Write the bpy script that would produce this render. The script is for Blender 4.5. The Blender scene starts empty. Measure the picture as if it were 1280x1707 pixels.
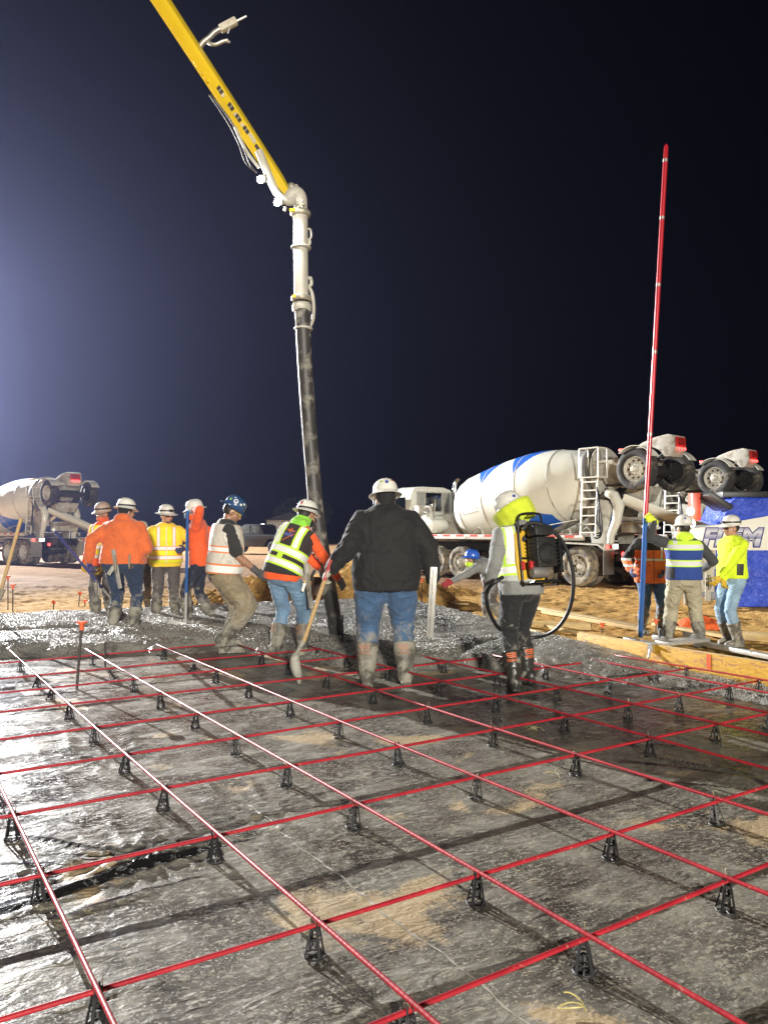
import bpy, bmesh, math, random
import numpy as np
from mathutils import Vector, Matrix

# ------------------------------------------------------------------ camera, sky, lights, exposure
scene = bpy.context.scene
COL = scene.collection
R = math.radians
CAM_Z, FPX, PITCH = 1.35, 1283.0, R(1.27)
cam_data = bpy.data.cameras.new('camera')
cam = bpy.data.objects.new('camera', cam_data); COL.objects.link(cam)
cam.location = (0, 0, CAM_Z); cam.rotation_euler = (math.pi/2 + PITCH, 0, 0)
cam_data.sensor_fit = 'VERTICAL'; cam_data.sensor_height = 24.0
cam_data.lens = 24.0*FPX/1707.0
cam_data.clip_start = 0.05; cam_data.clip_end = 3000
scene.camera = cam

world = bpy.data.worlds.new('World'); scene.world = world; world.use_nodes = True
bg = world.node_tree.nodes['Background']
bg.inputs['Color'].default_value = (0.08, 0.13, 0.42, 1)
bg.inputs['Strength'].default_value = 0.0018

KEY_POS = (-45.0, 60.0, 20.0)       # light tower standing left of the frame, behind the pour
FILL_POS = (5.5, -28.0, 6.4)      # light tower standing behind the photographer
KEY_W, FILL_W, BOOM_W = 640000.0, 72000.0, 70.0
GLOW_POS, GLOW_W = (-38.0, 62.0, 8.5), 150000.0    # a lower tower farther off, just left of the frame

vs = scene.view_settings
vs.view_transform = 'Standard'; vs.look = 'None'; vs.gamma = 1.0; vs.exposure = 0.0
vs.use_curve_mapping = False
cy = scene.cycles
cy.use_denoising = True
cy.max_bounces = 5; cy.diffuse_bounces = 3; cy.glossy_bounces = 3; cy.transmission_bounces = 4
cy.volume_bounces = 0; cy.transparent_max_bounces = 8
cy.sample_clamp_indirect = 4.0; cy.caustics_reflective = False; cy.caustics_refractive = False

# ------------------------------------------------------------------ helpers
rng = random.Random(7)
def px(x, y, d):
    "point at depth d (metres in front of the camera) seen at photo pixel x, y"
    a, b = (x-640)/FPX, (853.5-y)/FPX
    return Vector((a*d, d*(math.cos(PITCH) - b*math.sin(PITCH)), CAM_Z + d*(math.sin(PITCH) + b*math.cos(PITCH))))
def gp(x, y, z=0.0):
    "point on the horizontal plane z seen at photo pixel x, y"
    q = px(x, y, 1.0); t = (z-CAM_Z)/(q.z-CAM_Z)
    return Vector((q.x*t, q.y*t, z))
V = Vector
def sm(a, b, x):
    t = np.clip((x-a)/(b-a), 0, 1); return t*t*(3-2*t)
def _h(ix, iy, iz, s):
    h = (ix*73856093) ^ (iy*19349663) ^ (iz*83492791) ^ (s*26544357)
    h = (h*1103515245 + 12345) & 0x7fffffff
    h = ((h >> 9) ^ h)*48271 & 0x7fffffff
    return ((h >> 7) & 0xffff)/65535.0
def vnoise(p, seed=0):
    p = np.asarray(p, float); i = np.floor(p).astype(np.int64); f = p-i; f = f*f*(3-2*f)
    out = np.zeros(len(p))
    for dx in (0, 1):
        for dy in (0, 1):
            for dz in (0, 1):
                w = (f[:, 0] if dx else 1-f[:, 0])*(f[:, 1] if dy else 1-f[:, 1])*(f[:, 2] if dz else 1-f[:, 2])
                out += w*_h(i[:, 0]+dx, i[:, 1]+dy, i[:, 2]+dz, seed)
    return out
def fbm(p, sc=1.0, octv=4, seed=0):
    p = np.asarray(p, float)*sc
    if p.shape[1] == 2: p = np.c_[p, np.zeros(len(p))]
    o = np.zeros(len(p)); a = 0.5; t = 0
    for k in range(octv):
        o += a*vnoise(p + 17.3*k, seed+k); t += a; a *= 0.5; p = p*2.03
    return o/t

class MB:
    "collects closed shapes, then becomes one mesh object"
    def __init__(s): s.v = []; s.f = []; s.m = []; s.k = 0
    def add(s, verts, faces, mi=0):
        o = len(s.v); s.v.extend([tuple(v) for v in verts]); s.f.extend([tuple(i+o for i in f) for f in faces]); s.m.extend([mi]*len(faces))
    def box(s, c, size, rot=None, mi=0, taper=1.0):
        c = Vector(c); hx, hy, hz = [q/2 for q in size]; M = rot or Matrix.Identity(3)
        vs_ = []
        for z in (-hz, hz):
            t = taper if z > 0 else 1.0
            for x, y in ((-hx, -hy), (hx, -hy), (hx, hy), (-hx, hy)): vs_.append(c + M @ Vector((x*t, y*t, z)))
        s.add(vs_, [(3, 2, 1, 0), (4, 5, 6, 7), (0, 1, 5, 4), (1, 2, 6, 5), (2, 3, 7, 6), (3, 0, 4, 7)], mi); return s
    def beam(s, a, b, w, h, up=(0, 0, 1), mi=0):
        a, b = Vector(a), Vector(b); d = (b-a); L = d.length; d.normalize(); u = Vector(up)
        r = d.cross(u)
        if r.length < 1e-4: r = d.cross(Vector((1, 0, 0)))
        r.normalize(); u = r.cross(d)
        return s.box((a+b)/2, (w, L, h), Matrix((r, d, u)).transposed(), mi)
    def rings(s, rr, mi=0, cap=True, loop=False):
        n = len(rr[0]); o = len(s.v)
        for r_ in rr: s.v.extend([tuple(v) for v in r_])
        F = []
        for i in range(len(rr)-1 + (1 if loop else 0)):
            a = o+i*n; b = o+((i+1) % len(rr))*n
            for j in range(n): F.append((a+j, a+(j+1) % n, b+(j+1) % n, b+j))
        if cap and not loop:
            F.append(tuple(o+j for j in reversed(range(n)))); F.append(tuple(o+(len(rr)-1)*n+j for j in range(n)))
        s.f.extend(F); s.m.extend([mi]*len(F)); return s
    def tube(s, pts, rad, n=10, mi=0, cap=True, loop=False):
        pts = [Vector(p) for p in pts]; N = len(pts)
        if not hasattr(rad, '__len__'): rad = [rad]*N
        T = []
        for i in range(N):
            if loop: t = pts[(i+1) % N]-pts[i-1]
            else: t = pts[min(i+1, N-1)]-pts[max(i-1, 0)]
            T.append(t.normalized())
        r_ = T[0].cross(Vector((0, 0, 1)))
        if r_.length < 1e-3: r_ = T[0].cross(Vector((1, 0, 0)))
        r_.normalize(); rr = []
        for i in range(N):
            r_ = (r_ - T[i]*r_.dot(T[i])).normalized(); u = T[i].cross(r_)
            rr.append([pts[i] + (r_*math.cos(2*math.pi*j/n) + u*math.sin(2*math.pi*j/n))*rad[i] for j in range(n)])
        return s.rings(rr, mi, cap, loop)
    def cyl(s, a, b, r0, r1=None, n=16, mi=0):
        return s.tube([a, b], [r0, r0 if r1 is None else r1], n, mi)
    def capsule(s, a, b, r0, r1=None, n=12, mi=0):
        a, b = Vector(a), Vector(b); r1 = r0 if r1 is None else r1
        d = b-a; L = d.length
        d = d.normalized() if L > 1e-6 else Vector((0, 0, 1))
        P, Q = [], []
        for q in (-80, -55, -28): P.append(a + d*r0*math.sin(R(q))); Q.append(r0*math.cos(R(q)))
        P.append(a); Q.append(r0)
        if L > 1e-6: P.append(b); Q.append(r1)
        for q in (28, 55, 80): P.append(b + d*r1*math.sin(R(q))); Q.append(r1*math.cos(R(q)))
        x = d.cross(Vector((0, 0, 1)))
        if x.length < 1e-3: x = Vector((1, 0, 0))
        x.normalize(); y = d.cross(x)
        return s.rings([[p + (x*math.cos(2*math.pi*j/n) + y*math.sin(2*math.pi*j/n))*q for j in range(n)] for p, q in zip(P, Q)], mi)
    def ellip(s, c, rad, M=None, n=16, mi=0):
        c = Vector(c); M = M or Matrix.Identity(3); rr = []
        for k in range(1, n//2):
            t = math.pi*k/(n//2)-math.pi/2
            rr.append([c + M @ Vector((rad[0]*math.cos(t)*math.cos(2*math.pi*j/n), rad[1]*math.cos(t)*math.sin(2*math.pi*j/n), rad[2]*math.sin(t))) for j in range(n)])
        return s.rings(rr, mi)
    def lathe(s, prof, o=(0, 0, 0), ax=(0, 0, 1), n=24, mi=0, cap=False, loop=False, sx=1.0):
        "prof: list of (radius, distance along axis)"
        o = Vector(o); ax = Vector(ax).normalized(); x = ax.cross(Vector((0, 0, 1)))
        if x.length < 1e-3: x = Vector((1, 0, 0))
        x.normalize(); y = ax.cross(x)
        return s.rings([[o + ax*h + (x*math.cos(2*math.pi*j/n)*sx + y*math.sin(2*math.pi*j/n))*r_ for j in range(n)] for r_, h in prof], mi, cap, loop)
    def prism(s, poly, o, X, Y, Z, depth, mi=0):
        "polygon (list of 2D) in plane o,X,Y extruded along Z by depth"
        o, X, Y, Z = Vector(o), Vector(X), Vector(Y), Vector(Z); n = len(poly)
        vs_ = [o+X*p[0]+Y*p[1] for p in poly] + [o+X*p[0]+Y*p[1]+Z*depth for p in poly]
        F = [tuple(reversed(range(n))), tuple(range(n, 2*n))] + [(j, (j+1) % n, n+(j+1) % n, n+j) for j in range(n)]
        s.add(vs_, F, mi); return s
    def mesh(s, name):
        me = bpy.data.meshes.new(name); me.from_pydata(s.v, [], s.f)
        if any(s.m): me.polygons.foreach_set('material_index', s.m)
        return me
    def build(s, name, mats, parent=None, sharp=35, bevel=0, fix=True):
        me = s.mesh(name)
        if fix:
            bm = bmesh.new(); bm.from_mesh(me); bmesh.ops.recalc_face_normals(bm, faces=bm.faces)
            if bevel:
                ed = [e for e in bm.edges if len(e.link_faces) == 2 and e.calc_face_angle(0) > R(40)]
                bmesh.ops.bevel(bm, geom=ed, offset=bevel, segments=2, profile=0.6, affect='EDGES', clamp_overlap=True)
            bm.to_mesh(me); bm.free()
        return link(name, me, mats, parent, sharp)
def link(name, me, mats, parent=None, sharp=35):
    if not isinstance(mats, (list, tuple)): mats = [mats]
    if not me.materials:
        for m in mats: me.materials.append(m)
    if sharp is not None:
        me.polygons.foreach_set('use_smooth', [True]*len(me.polygons))
        if sharp < 180: me.set_sharp_from_angle(angle=R(sharp))
    ob = bpy.data.objects.new(name, me); COL.objects.link(ob)
    if parent is not None: ob.parent = parent
    return ob
def tag(o, label, cat=None, group=None, kind=None):
    if label: o['label'] = label
    if cat: o['category'] = cat
    if group: o['group'] = group
    if kind: o['kind'] = kind
    return o
def empty(name, label, cat, loc=(0, 0, 0), rz=0.0, group=None, sc=1.0):
    e = bpy.data.objects.new(name, None); COL.objects.link(e)
    e.location = loc; e.rotation_euler = (0, 0, rz); e.scale = (sc, sc, sc); e.empty_display_size = 0.1
    return tag(e, label, cat, group)
def copy_tree(o, parent=None):
    c = o.copy(); COL.objects.link(c); c.parent = parent
    for ch in list(o.children): copy_tree(ch, c)
    return c
def np_mesh(name, verts, quads):
    me = bpy.data.meshes.new(name); n = len(verts); m = len(quads); k = quads.shape[1]
    me.vertices.add(n); me.vertices.foreach_set('co', np.ascontiguousarray(verts, dtype=np.float32).ravel())
    me.loops.add(m*k); me.loops.foreach_set('vertex_index', np.ascontiguousarray(quads, dtype=np.int32).ravel())
    me.polygons.add(m); me.polygons.foreach_set('loop_start', np.arange(0, m*k, k, dtype=np.int32))
    me.update(calc_edges=True); me.validate(); return me
def grid_mesh(name, X, Y, Z, keep=None):
    ny, nx = X.shape; idx = np.arange(nx*ny).reshape(ny, nx)
    q = np.stack([idx[:-1, :-1], idx[:-1, 1:], idx[1:, 1:], idx[1:, :-1]], -1).reshape(-1, 4)
    vv = np.c_[X.ravel(), Y.ravel(), Z.ravel()]
    if keep is not None:
        kq = keep.ravel()[q].all(1); q = q[kq]
        used = np.unique(q); mp = -np.ones(nx*ny, int); mp[used] = np.arange(len(used)); vv = vv[used]; q = mp[q]
    return np_mesh(name, vv, q)
def text_mesh(s, size=1.0, offset=0.0, shear=0.0, extrude=0.0, align='CENTER'):
    cu = bpy.data.curves.new('t', 'FONT'); cu.body = s; cu.size = size; cu.offset = offset; cu.shear = shear; cu.extrude = extrude
    cu.align_x = align; cu.align_y = 'CENTER'; cu.resolution_u = 3
    ob = bpy.data.objects.new('t', cu); COL.objects.link(ob)
    me = bpy.data.meshes.new_from_object(ob.evaluated_get(bpy.context.evaluated_depsgraph_get()))
    bpy.data.objects.remove(ob); return me

# ------------------------------------------------------------------ materials
def new_mat(name):
    m = bpy.data.materials.new(name); m.use_nodes = True
    return m, m.node_tree, m.node_tree.nodes['Principled BSDF']
def N(nt, typ, **kw):
    n = nt.nodes.new(typ)
    for k, v in kw.items():
        if k.startswith('i_'):
            key = k[2:]; n.inputs[int(key) if key.isdigit() else key.replace('_', ' ')].default_value = v
        else: setattr(n, k, v)
    return n
def ramp(nt, fac, p0, p1, c0=(0, 0, 0, 1), c1=(1, 1, 1, 1)):
    r_ = N(nt, 'ShaderNodeValToRGB'); r_.color_ramp.elements[0].position = p0; r_.color_ramp.elements[1].position = p1
    r_.color_ramp.elements[0].color = c0; r_.color_ramp.elements[1].color = c1
    nt.links.new(fac, r_.inputs[0]); return r_.outputs[0]
def mixc(nt, fac, a, b):
    m = N(nt, 'ShaderNodeMix', data_type='RGBA')
    for sock, val in ((m.inputs[0], fac), (m.inputs[6], a), (m.inputs[7], b)):
        if hasattr(val, 'links'): nt.links.new(val, sock)
        else: sock.default_value = val if not isinstance(val, tuple) or len(val) == 4 else (*val, 1)
    return m.outputs[2]
def mixf(nt, fac, a, b):
    m = N(nt, 'ShaderNodeMix', data_type='FLOAT')
    for sock, val in ((m.inputs[0], fac), (m.inputs[2], a), (m.inputs[3], b)):
        if hasattr(val, 'links'): nt.links.new(val, sock)
        else: sock.default_value = val
    return m.outputs[0]
def mth(nt, op, a, b=None, c=None):
    m = N(nt, 'ShaderNodeMath', operation=op)
    for i, val in enumerate((a, b, c)):
        if val is None: continue
        if hasattr(val, 'links'): nt.links.new(val, m.inputs[i])
        else: m.inputs[i].default_value = val
    return m.outputs[0]
def noise(nt, vec, scale, detail=4, rough=0.55, dist=0.0):
    n = N(nt, 'ShaderNodeTexNoise'); n.inputs['Scale'].default_value = scale; n.inputs['Detail'].default_value = detail
    n.inputs['Roughness'].default_value = rough; n.inputs['Distortion'].default_value = dist
    nt.links.new(vec, n.inputs['Vector']); return n.outputs[0]
def bump(nt, bs, h, strength=0.3, dist=0.01, prev=None):
    b = N(nt, 'ShaderNodeBump'); b.inputs['Strength'].default_value = strength; b.inputs['Distance'].default_value = dist
    nt.links.new(h, b.inputs['Height'])
    if prev: nt.links.new(prev, b.inputs['Normal'])
    nt.links.new(b.outputs[0], bs.inputs['Normal']); return b.outputs[0]
def coords(nt, world_space=False):
    if world_space: return N(nt, 'ShaderNodeNewGeometry').outputs['Position']
    return N(nt, 'ShaderNodeTexCoord').outputs['Object']
_mc = {}
def mat(name, col, rough=0.6, metal=0.0, var=0.15, vs_=6.0, dirt=0.0, dcol=(0.36, 0.34, 0.30), ds=9.0, bmp=0.15, bs_=60.0, bd=0.004, coat=0.0, sheen=0.0):
    "procedural paint / cloth / rubber: tone variation, splashes of dried mud or cement, fine relief"
    if name in _mc: return _mc[name]
    m, nt, b = new_mat(name); v = coords(nt)
    n1 = noise(nt, v, vs_, 5)
    c = mixc(nt, ramp(nt, n1, 0.3, 0.7), tuple(q*(1-var) for q in col), tuple(min(1, q*(1+var)) for q in col))
    rg = rough
    if dirt > 0:
        n2 = noise(nt, v, ds, 7, 0.65, 0.4); k = ramp(nt, n2, 0.72-0.45*dirt, 0.80-0.40*dirt)
        c = mixc(nt, k, c, dcol); rg = mixf(nt, k, rough, 0.85)
        nt.links.new(rg, b.inputs['Roughness'])
    else: b.inputs['Roughness'].default_value = rough
    nt.links.new(c, b.inputs['Base Color']); b.inputs['Metallic'].default_value = metal
    if coat: b.inputs['Coat Weight'].default_value = coat; b.inputs['Coat Roughness'].default_value = 0.12
    if sheen: b.inputs['Sheen Weight'].default_value = sheen
    if bmp: bump(nt, b, noise(nt, v, bs_, 3), bmp, bd)
    _mc[name] = m; return m
def emis(name, col, strength):
    if name in _mc: return _mc[name]
    m, nt, b = new_mat(name); b.inputs['Base Color'].default_value = (*col, 1)
    b.inputs['Emission Color'].default_value = (*col, 1); b.inputs['Emission Strength'].default_value = strength
    b.inputs['Roughness'].default_value = 0.3; _mc[name] = m; return m
# ------------------------------------------------------------------ setting: ground, vapour barrier, fresh concrete
UA, VA = V((0.834, 0.552, 0)), V((-0.552, 0.834, 0))     # slab axes: across the long bars / along them
GZ = -0.16
SLAB = [(6.2, 1.0), (3.21, 6.44), (2.10, 8.30), (1.55, 10.2), (0.6, 13.0), (-0.2, 13.6), (-5.0, 11.3), (-13.0, 7.47), (-13, -6), (10, -6)]
def inside(x, y, poly):
    r_ = np.zeros(x.shape, bool); n = len(poly)
    for i in range(n):
        (x0, y0), (x1, y1) = poly[i], poly[(i+1) % n]
        c = ((y0 > y) != (y1 > y)) & (x < (x1-x0)*(y-y0)/(y1-y0+1e-12)+x0); r_ ^= c
    return r_
def seg_dist(x, y, a, b):
    ax, ay = a; bx_, by = b; dx, dy = bx_-ax, by-ay; L = dx*dx+dy*dy
    t = np.clip(((x-ax)*dx+(y-ay)*dy)/L, 0, 1)
    return np.hypot(x-ax-t*dx, y-ay-t*dy), t

def sand_material():
    m, nt, b = new_mat('sandy_soil'); v = coords(nt, True)
    big = noise(nt, v, 0.16, 5); mid = noise(nt, v, 1.7, 6, 0.6); fine = noise(nt, v, 22, 5, 0.65); tiny = noise(nt, v, 90, 3, 0.6)
    c = mixc(nt, ramp(nt, mid, 0.32, 0.68), (0.50, 0.29, 0.088), (0.66, 0.42, 0.155))
    c = mixc(nt, ramp(nt, fine, 0.42, 0.66), c, (0.40, 0.225, 0.07))
    c = mixc(nt, ramp(nt, tiny, 0.66, 0.74), c, (0.66, 0.48, 0.24))
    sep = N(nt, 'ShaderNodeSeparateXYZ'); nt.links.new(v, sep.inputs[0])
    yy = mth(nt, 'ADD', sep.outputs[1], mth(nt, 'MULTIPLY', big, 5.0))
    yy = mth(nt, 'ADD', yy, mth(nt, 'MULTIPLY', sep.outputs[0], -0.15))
    far_brown = ramp(nt, mth(nt, 'DIVIDE', yy, 60.0), 0.325, 0.40)  # soil colour turns darker and browner in the distance, along a noisy edge
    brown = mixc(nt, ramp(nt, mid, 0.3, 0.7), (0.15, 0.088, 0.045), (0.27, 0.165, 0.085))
    c = mixc(nt, far_brown, c, brown)
    nt.links.new(c, b.inputs['Base Color']); b.inputs['Roughness'].default_value = 1.0; b.inputs['Specular IOR Level'].default_value = 0.05
    b1 = bump(nt, b, fine, 0.4, 0.03); bump(nt, b, tiny, 0.35, 0.006, b1)
    return m
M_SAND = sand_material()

# ground sheet to the horizon, finer near the pour
def spaced(lo, hi, step, far, grow=1.16):
    a = list(np.arange(lo, hi, step)); s = step
    while a[-1] < far: s *= grow; a.append(a[-1]+s)
    s = step
    while a[0] > -far: s *= grow; a.insert(0, a[0]-s)
    return np.array(a)
gx = spaced(-9, 10, 0.05, 540); gy = spaced(7.5, 20, 0.05, 540)
X, Y = np.meshgrid(gx, gy); P2 = np.c_[X.ravel(), Y.ravel()]
near = sm(40, 16, Y)
Z = (fbm(P2, 1.1, 3, 1)-0.5).reshape(X.shape)*0.08*near + (fbm(P2, 6.5, 3, 2)-0.5).reshape(X.shape)*0.045*near
Z += 0.022*near*np.clip((fbm(P2, 12.0, 2, 5)-0.62).reshape(X.shape)*5, 0, 1)
Z += (fbm(P2, 0.12, 3, 9)-0.5).reshape(X.shape)*0.25*sm(14, 40, Y)
for off in (0.0, 1.9, 5.2, 7.0):                                # wheel ruts running across
    rd = np.abs((Y-15.2-off*0.8) + 0.10*X + 0.5*np.sin(X*0.35+off))
    Z -= 0.05*np.exp(-(rd/0.22)**2)*near*(0.6+0.4*np.sin(X*9+off))
ins = inside(X, Y, SLAB)
dmin = np.full(X.shape, 9.0)
for i in range(6):
    d_, t_ = seg_dist(X, Y, SLAB[i], SLAB[i+1]); dmin = np.minimum(dmin, d_)
Z *= sm(0.0, 0.8, dmin); Z += GZ - 0.10*ins
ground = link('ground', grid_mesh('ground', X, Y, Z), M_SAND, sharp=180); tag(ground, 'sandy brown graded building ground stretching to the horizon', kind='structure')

# ---- black polythene vapour barrier
def poly_material():
    m, nt, b = new_mat('dusty_polythene'); v = coords(nt, True)
    mp = N(nt, 'ShaderNodeMapping', vector_type='POINT'); mp.inputs['Rotation'].default_value = (0, 0, -R(24)); nt.links.new(v, mp.inputs[0])
    st = N(nt, 'ShaderNodeMapping'); st.inputs['Scale'].default_value = (0.5, 1.0, 1); nt.links.new(mp.outputs[0], st.inputs[0])
    shift = N(nt, 'ShaderNodeMapping'); shift.inputs['Location'].default_value = (5.3, 2.1, 0); nt.links.new(v, shift.inputs[0])
    big = noise(nt, v, 0.9, 4, 0.55, 0.3); mid = noise(nt, st.outputs[0], 6.0, 6, 0.62, 0.5); film = noise(nt, v, 2.6, 6, 0.6, 0.2)
    spk = noise(nt, st.outputs[0], 48, 5, 0.6, 0.2); dot = noise(nt, v, 95, 3, 0.55); sand = noise(nt, shift.outputs[0], 1.35, 6, 0.58, 0.5)
    vo = N(nt, 'ShaderNodeTexVoronoi'); vo.inputs['Scale'].default_value = 26; vo.inputs['Randomness'].default_value = 1; nt.links.new(st.outputs[0], vo.inputs['Vector'])
    sep = N(nt, 'ShaderNodeSeparateXYZ'); nt.links.new(v, sep.inputs[0])
    # wet, washed-clean stretch near the right end of the pour
    wx = mth(nt, 'SUBTRACT', sep.outputs[0], 1.9); wy = mth(nt, 'SUBTRACT', sep.outputs[1], 5.9)
    wr = mth(nt, 'SQRT', mth(nt, 'ADD', mth(nt, 'MULTIPLY', mth(nt, 'MULTIPLY', wx, wx), 0.38), mth(nt, 'MULTIPLY', mth(nt, 'MULTIPLY', wy, wy), 0.62)))
    wet = ramp(nt, mth(nt, 'MULTIPLY', mth(nt, 'ADD', wr, mth(nt, 'MULTIPLY', film, 1.1)), 0.5), 0.52, 0.85)
    wet = mth(nt, 'SUBTRACT', 1.0, wet)
    c = mixc(nt, ramp(nt, film, 0.34, 0.62), (0.055, 0.052, 0.046), (0.195, 0.185, 0.155))
    c = mixc(nt, mth(nt, 'MULTIPLY', ramp(nt, big, 0.52, 0.66), 0.75), c, (0.045, 0.043, 0.039))
    c = mixc(nt, mth(nt, 'MULTIPLY', mth(nt, 'SUBTRACT', 1.0, ramp(nt, noise(nt, st.outputs[0], 60, 4, 0.6, 0.3), 0.36, 0.44)), 0.5), c, (0.06, 0.057, 0.05))
    k1 = ramp(nt, mid, 0.50, 0.62); c = mixc(nt, mth(nt, 'MULTIPLY', k1, 0.5), c, (0.29, 0.27, 0.215))
    k2 = mth(nt, 'MULTIPLY', ramp(nt, spk, 0.54, 0.60), ramp(nt, big, 0.30, 0.55)); c = mixc(nt, mth(nt, 'MULTIPLY', k2, 0.62), c, (0.36, 0.33, 0.255))
    k3 = ramp(nt, dot, 0.58, 0.63); c = mixc(nt, mth(nt, 'MULTIPLY', k3, 0.7), c, (0.42, 0.385, 0.30))
    k5 = mth(nt, 'MULTIPLY', mth(nt, 'LESS_THAN', vo.outputs['Distance'], mth(nt, 'MULTIPLY', film, 0.40)), ramp(nt, noise(nt, v, 5, 3), 0.46, 0.56)); c = mixc(nt, mth(nt, 'MULTIPLY', k5, 0.6), c, (0.40, 0.37, 0.29))
    k4 = ramp(nt, mth(nt, 'ADD', sand, mth(nt, 'MULTIPLY', mth(nt, 'SUBTRACT', dot, 0.5), 0.10)), 0.590, 0.635); c = mixc(nt, mth(nt, 'MULTIPLY', k4, 0.9), c, mixc(nt, ramp(nt, dot, 0.4, 0.6), (0.37, 0.275, 0.15), (0.48, 0.375, 0.225)))
    dirt = mth(nt, 'MAXIMUM', mth(nt, 'MAXIMUM', k1, k2), mth(nt, 'MAXIMUM', k3, k4))
    cw = mixc(nt, ramp(nt, mid, 0.52, 0.62), (0.018, 0.018, 0.016), (0.12, 0.115, 0.095))
    c = mixc(nt, mth(nt, 'MULTIPLY', wet, 0.8), c, cw)
    cl = N(nt, 'ShaderNodeAttribute', attribute_name='clean').outputs['Fac']; c = mixc(nt, cl, c, (0.010, 0.010, 0.010))
    nt.links.new(c, b.inputs['Base Color'])
    rg = mixf(nt, dirt, mixf(nt, ramp(nt, film, 0.35, 0.6), 0.18, 0.36), 0.52); rg = mixf(nt, cl, rg, 0.2)
    rg = mixf(nt, wet, rg, mixf(nt, ramp(nt, mid, 0.45, 0.6), 0.08, 0.30))
    nt.links.new(rg, b.inputs['Roughness']); b.inputs['Specular IOR Level'].default_value = 0.5
    st2 = N(nt, 'ShaderNodeMapping'); st2.inputs['Scale'].default_value = (0.11, 1.0, 1); nt.links.new(mp.outputs[0], st2.inputs[0]); lin = noise(nt, st2.outputs[0], 34, 3, 0.55, 1.2)
    rn = N(nt, 'ShaderNodeTexNoise', noise_type='RIDGED_MULTIFRACTAL'); rn.inputs['Scale'].default_value = 4.5; rn.inputs['Detail'].default_value = 4; rn.inputs['Distortion'].default_value = 0.8; nt.links.new(st.outputs[0], rn.inputs['Vector'])
    wr2 = noise(nt, st.outputs[0], 16, 4, 0.5, 1.6); wr3 = noise(nt, v, 48, 3, 0.5, 0.8)
    b1 = bump(nt, b, wr2, 0.6, 0.014); b2 = bump(nt, b, wr3, 0.32, 0.0035, b1); b2 = bump(nt, b, rn.outputs[0], 0.55, 0.012, b2); b3 = bump(nt, b, lin, 0.28, 0.006, b2); bump(nt, b, dot, 0.18, 0.002, b3)
    return m
M_POLY = poly_material()
sx_ = np.concatenate([np.arange(-6.0, 4.4, 0.022)]); sy_ = np.concatenate([np.arange(1.2, 5.0, 0.016), np.arange(5.0, 9.3, 0.03)])
X, Y = np.meshgrid(sx_, sy_); P2 = np.c_[X.ravel(), Y.ravel()]
w1 = (fbm(P2, 1.3, 3, 21)-0.5).reshape(X.shape); w2 = (fbm(P2, 2.4, 3, 31)-0.5).reshape(X.shape); w3 = fbm(P2, 0.7, 2, 41).reshape(X.shape)
def ridge(k, dx, dy, warp, p):
    return (1-np.abs(np.sin(k*(dx*X+dy*Y)+warp)))**p
leftness = sm(0.6, -1.6, X)*0.8+0.2
Z = 0.008*w1 + 0.006*leftness*np.clip(w3-0.42, 0, 1)*4*ridge(5.5, 0.45, 0.9, 7*w1, 5)
Z += 0.0045*leftness*np.clip(w3*1.6-0.5, 0, 1)*ridge(15, 0.35, 0.94, 9*w1+4*w2, 4)
Z += 0.0040*(0.35+leftness)*ridge(26, 0.30, 0.95, 12*w1+9*w2, 3)*np.clip((fbm(P2, 1.0, 2, 55)-0.4).reshape(X.shape)*4, 0, 1)
Z += 0.0028*ridge(40, -0.5, 0.85, 14*w2, 2)*np.clip((fbm(P2, 1.2, 2, 65)-0.48).reshape(X.shape)*5, 0, 1)
FOLDS = [((0, 1515), (400, 1395), .030, .050), ((0, 1470), (330, 1420), .022, .030), ((0, 1442), (260, 1432), .018, .024), ((40, 1395), (205, 1420), .02, .028),
         ((0, 1560), (280, 1480), .02, .020), ((120, 1520), (330, 1462), .015, .014), ((0, 1610), (300, 1600), .016, .012), ((0, 1640), (260, 1560), .02, .014), ((30, 1707), (330, 1620), .02, .016),
         ((455, 1350), (600, 1395), .016, .018), ((440, 1345), (560, 1310), .016, .016), ((430, 1350), (520, 1420), .016, .016), ((450, 1345), (400, 1290), .014, .015), ((445, 1352), (330, 1330), .014, .014),
         ((110, 1215), (125, 1265), .016, .022), ((215, 1225), (228, 1250), .018, .022), ((130, 1258), (205, 1300), .016, .016), ((345, 1300), (360, 1335), .018, .020),
         ((1000, 1250), (1280, 1290), .016, .014), ((1010, 1240), (1250, 1245), .016, .012), ((1060, 1300), (1280, 1330), .014, .012), ((860, 1290), (1010, 1340), .014, .009), ((900, 1210), (1060, 1236), .014, .011)]
for (p0, p1, w, h) in FOLDS:
    a, b_ = gp(*p0), gp(*p1)
    d_, t_ = seg_dist(X+0.05*w1, Y+0.08*w2, (a.x, a.y), (b_.x, b_.y)); w = w*0.8
    Z += 0.62*h*(np.exp(-(d_/w)**2) + 0.35*np.exp(-((d_-2.6*w)/(w*.8))**2))*np.sin(np.clip(t_, 0, 1)*math.pi*0.94+0.1)
fr_ = random.Random(5)
for k_ in range(26):                                             # long shallow pleats pulled across the sheet
    cx_, cy_2 = fr_.uniform(-3.2, 1.4), fr_.uniform(2.0, 6.6); an_ = R(fr_.uniform(5, 50) if fr_.random() < .7 else fr_.uniform(-60, 0)); ln_ = fr_.uniform(.5, 1.5); hh_ = fr_.uniform(.003, .0075)
    d_, t_ = seg_dist(X+0.06*w1, Y+0.12*w2, (cx_-ln_*math.cos(an_), cy_2-ln_*math.sin(an_)), (cx_+ln_*math.cos(an_), cy_2+ln_*math.sin(an_)))
    Z += hh_*np.exp(-(d_/.014)**2)*np.sin(t_*math.pi)
clean = np.zeros(X.shape)
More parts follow.
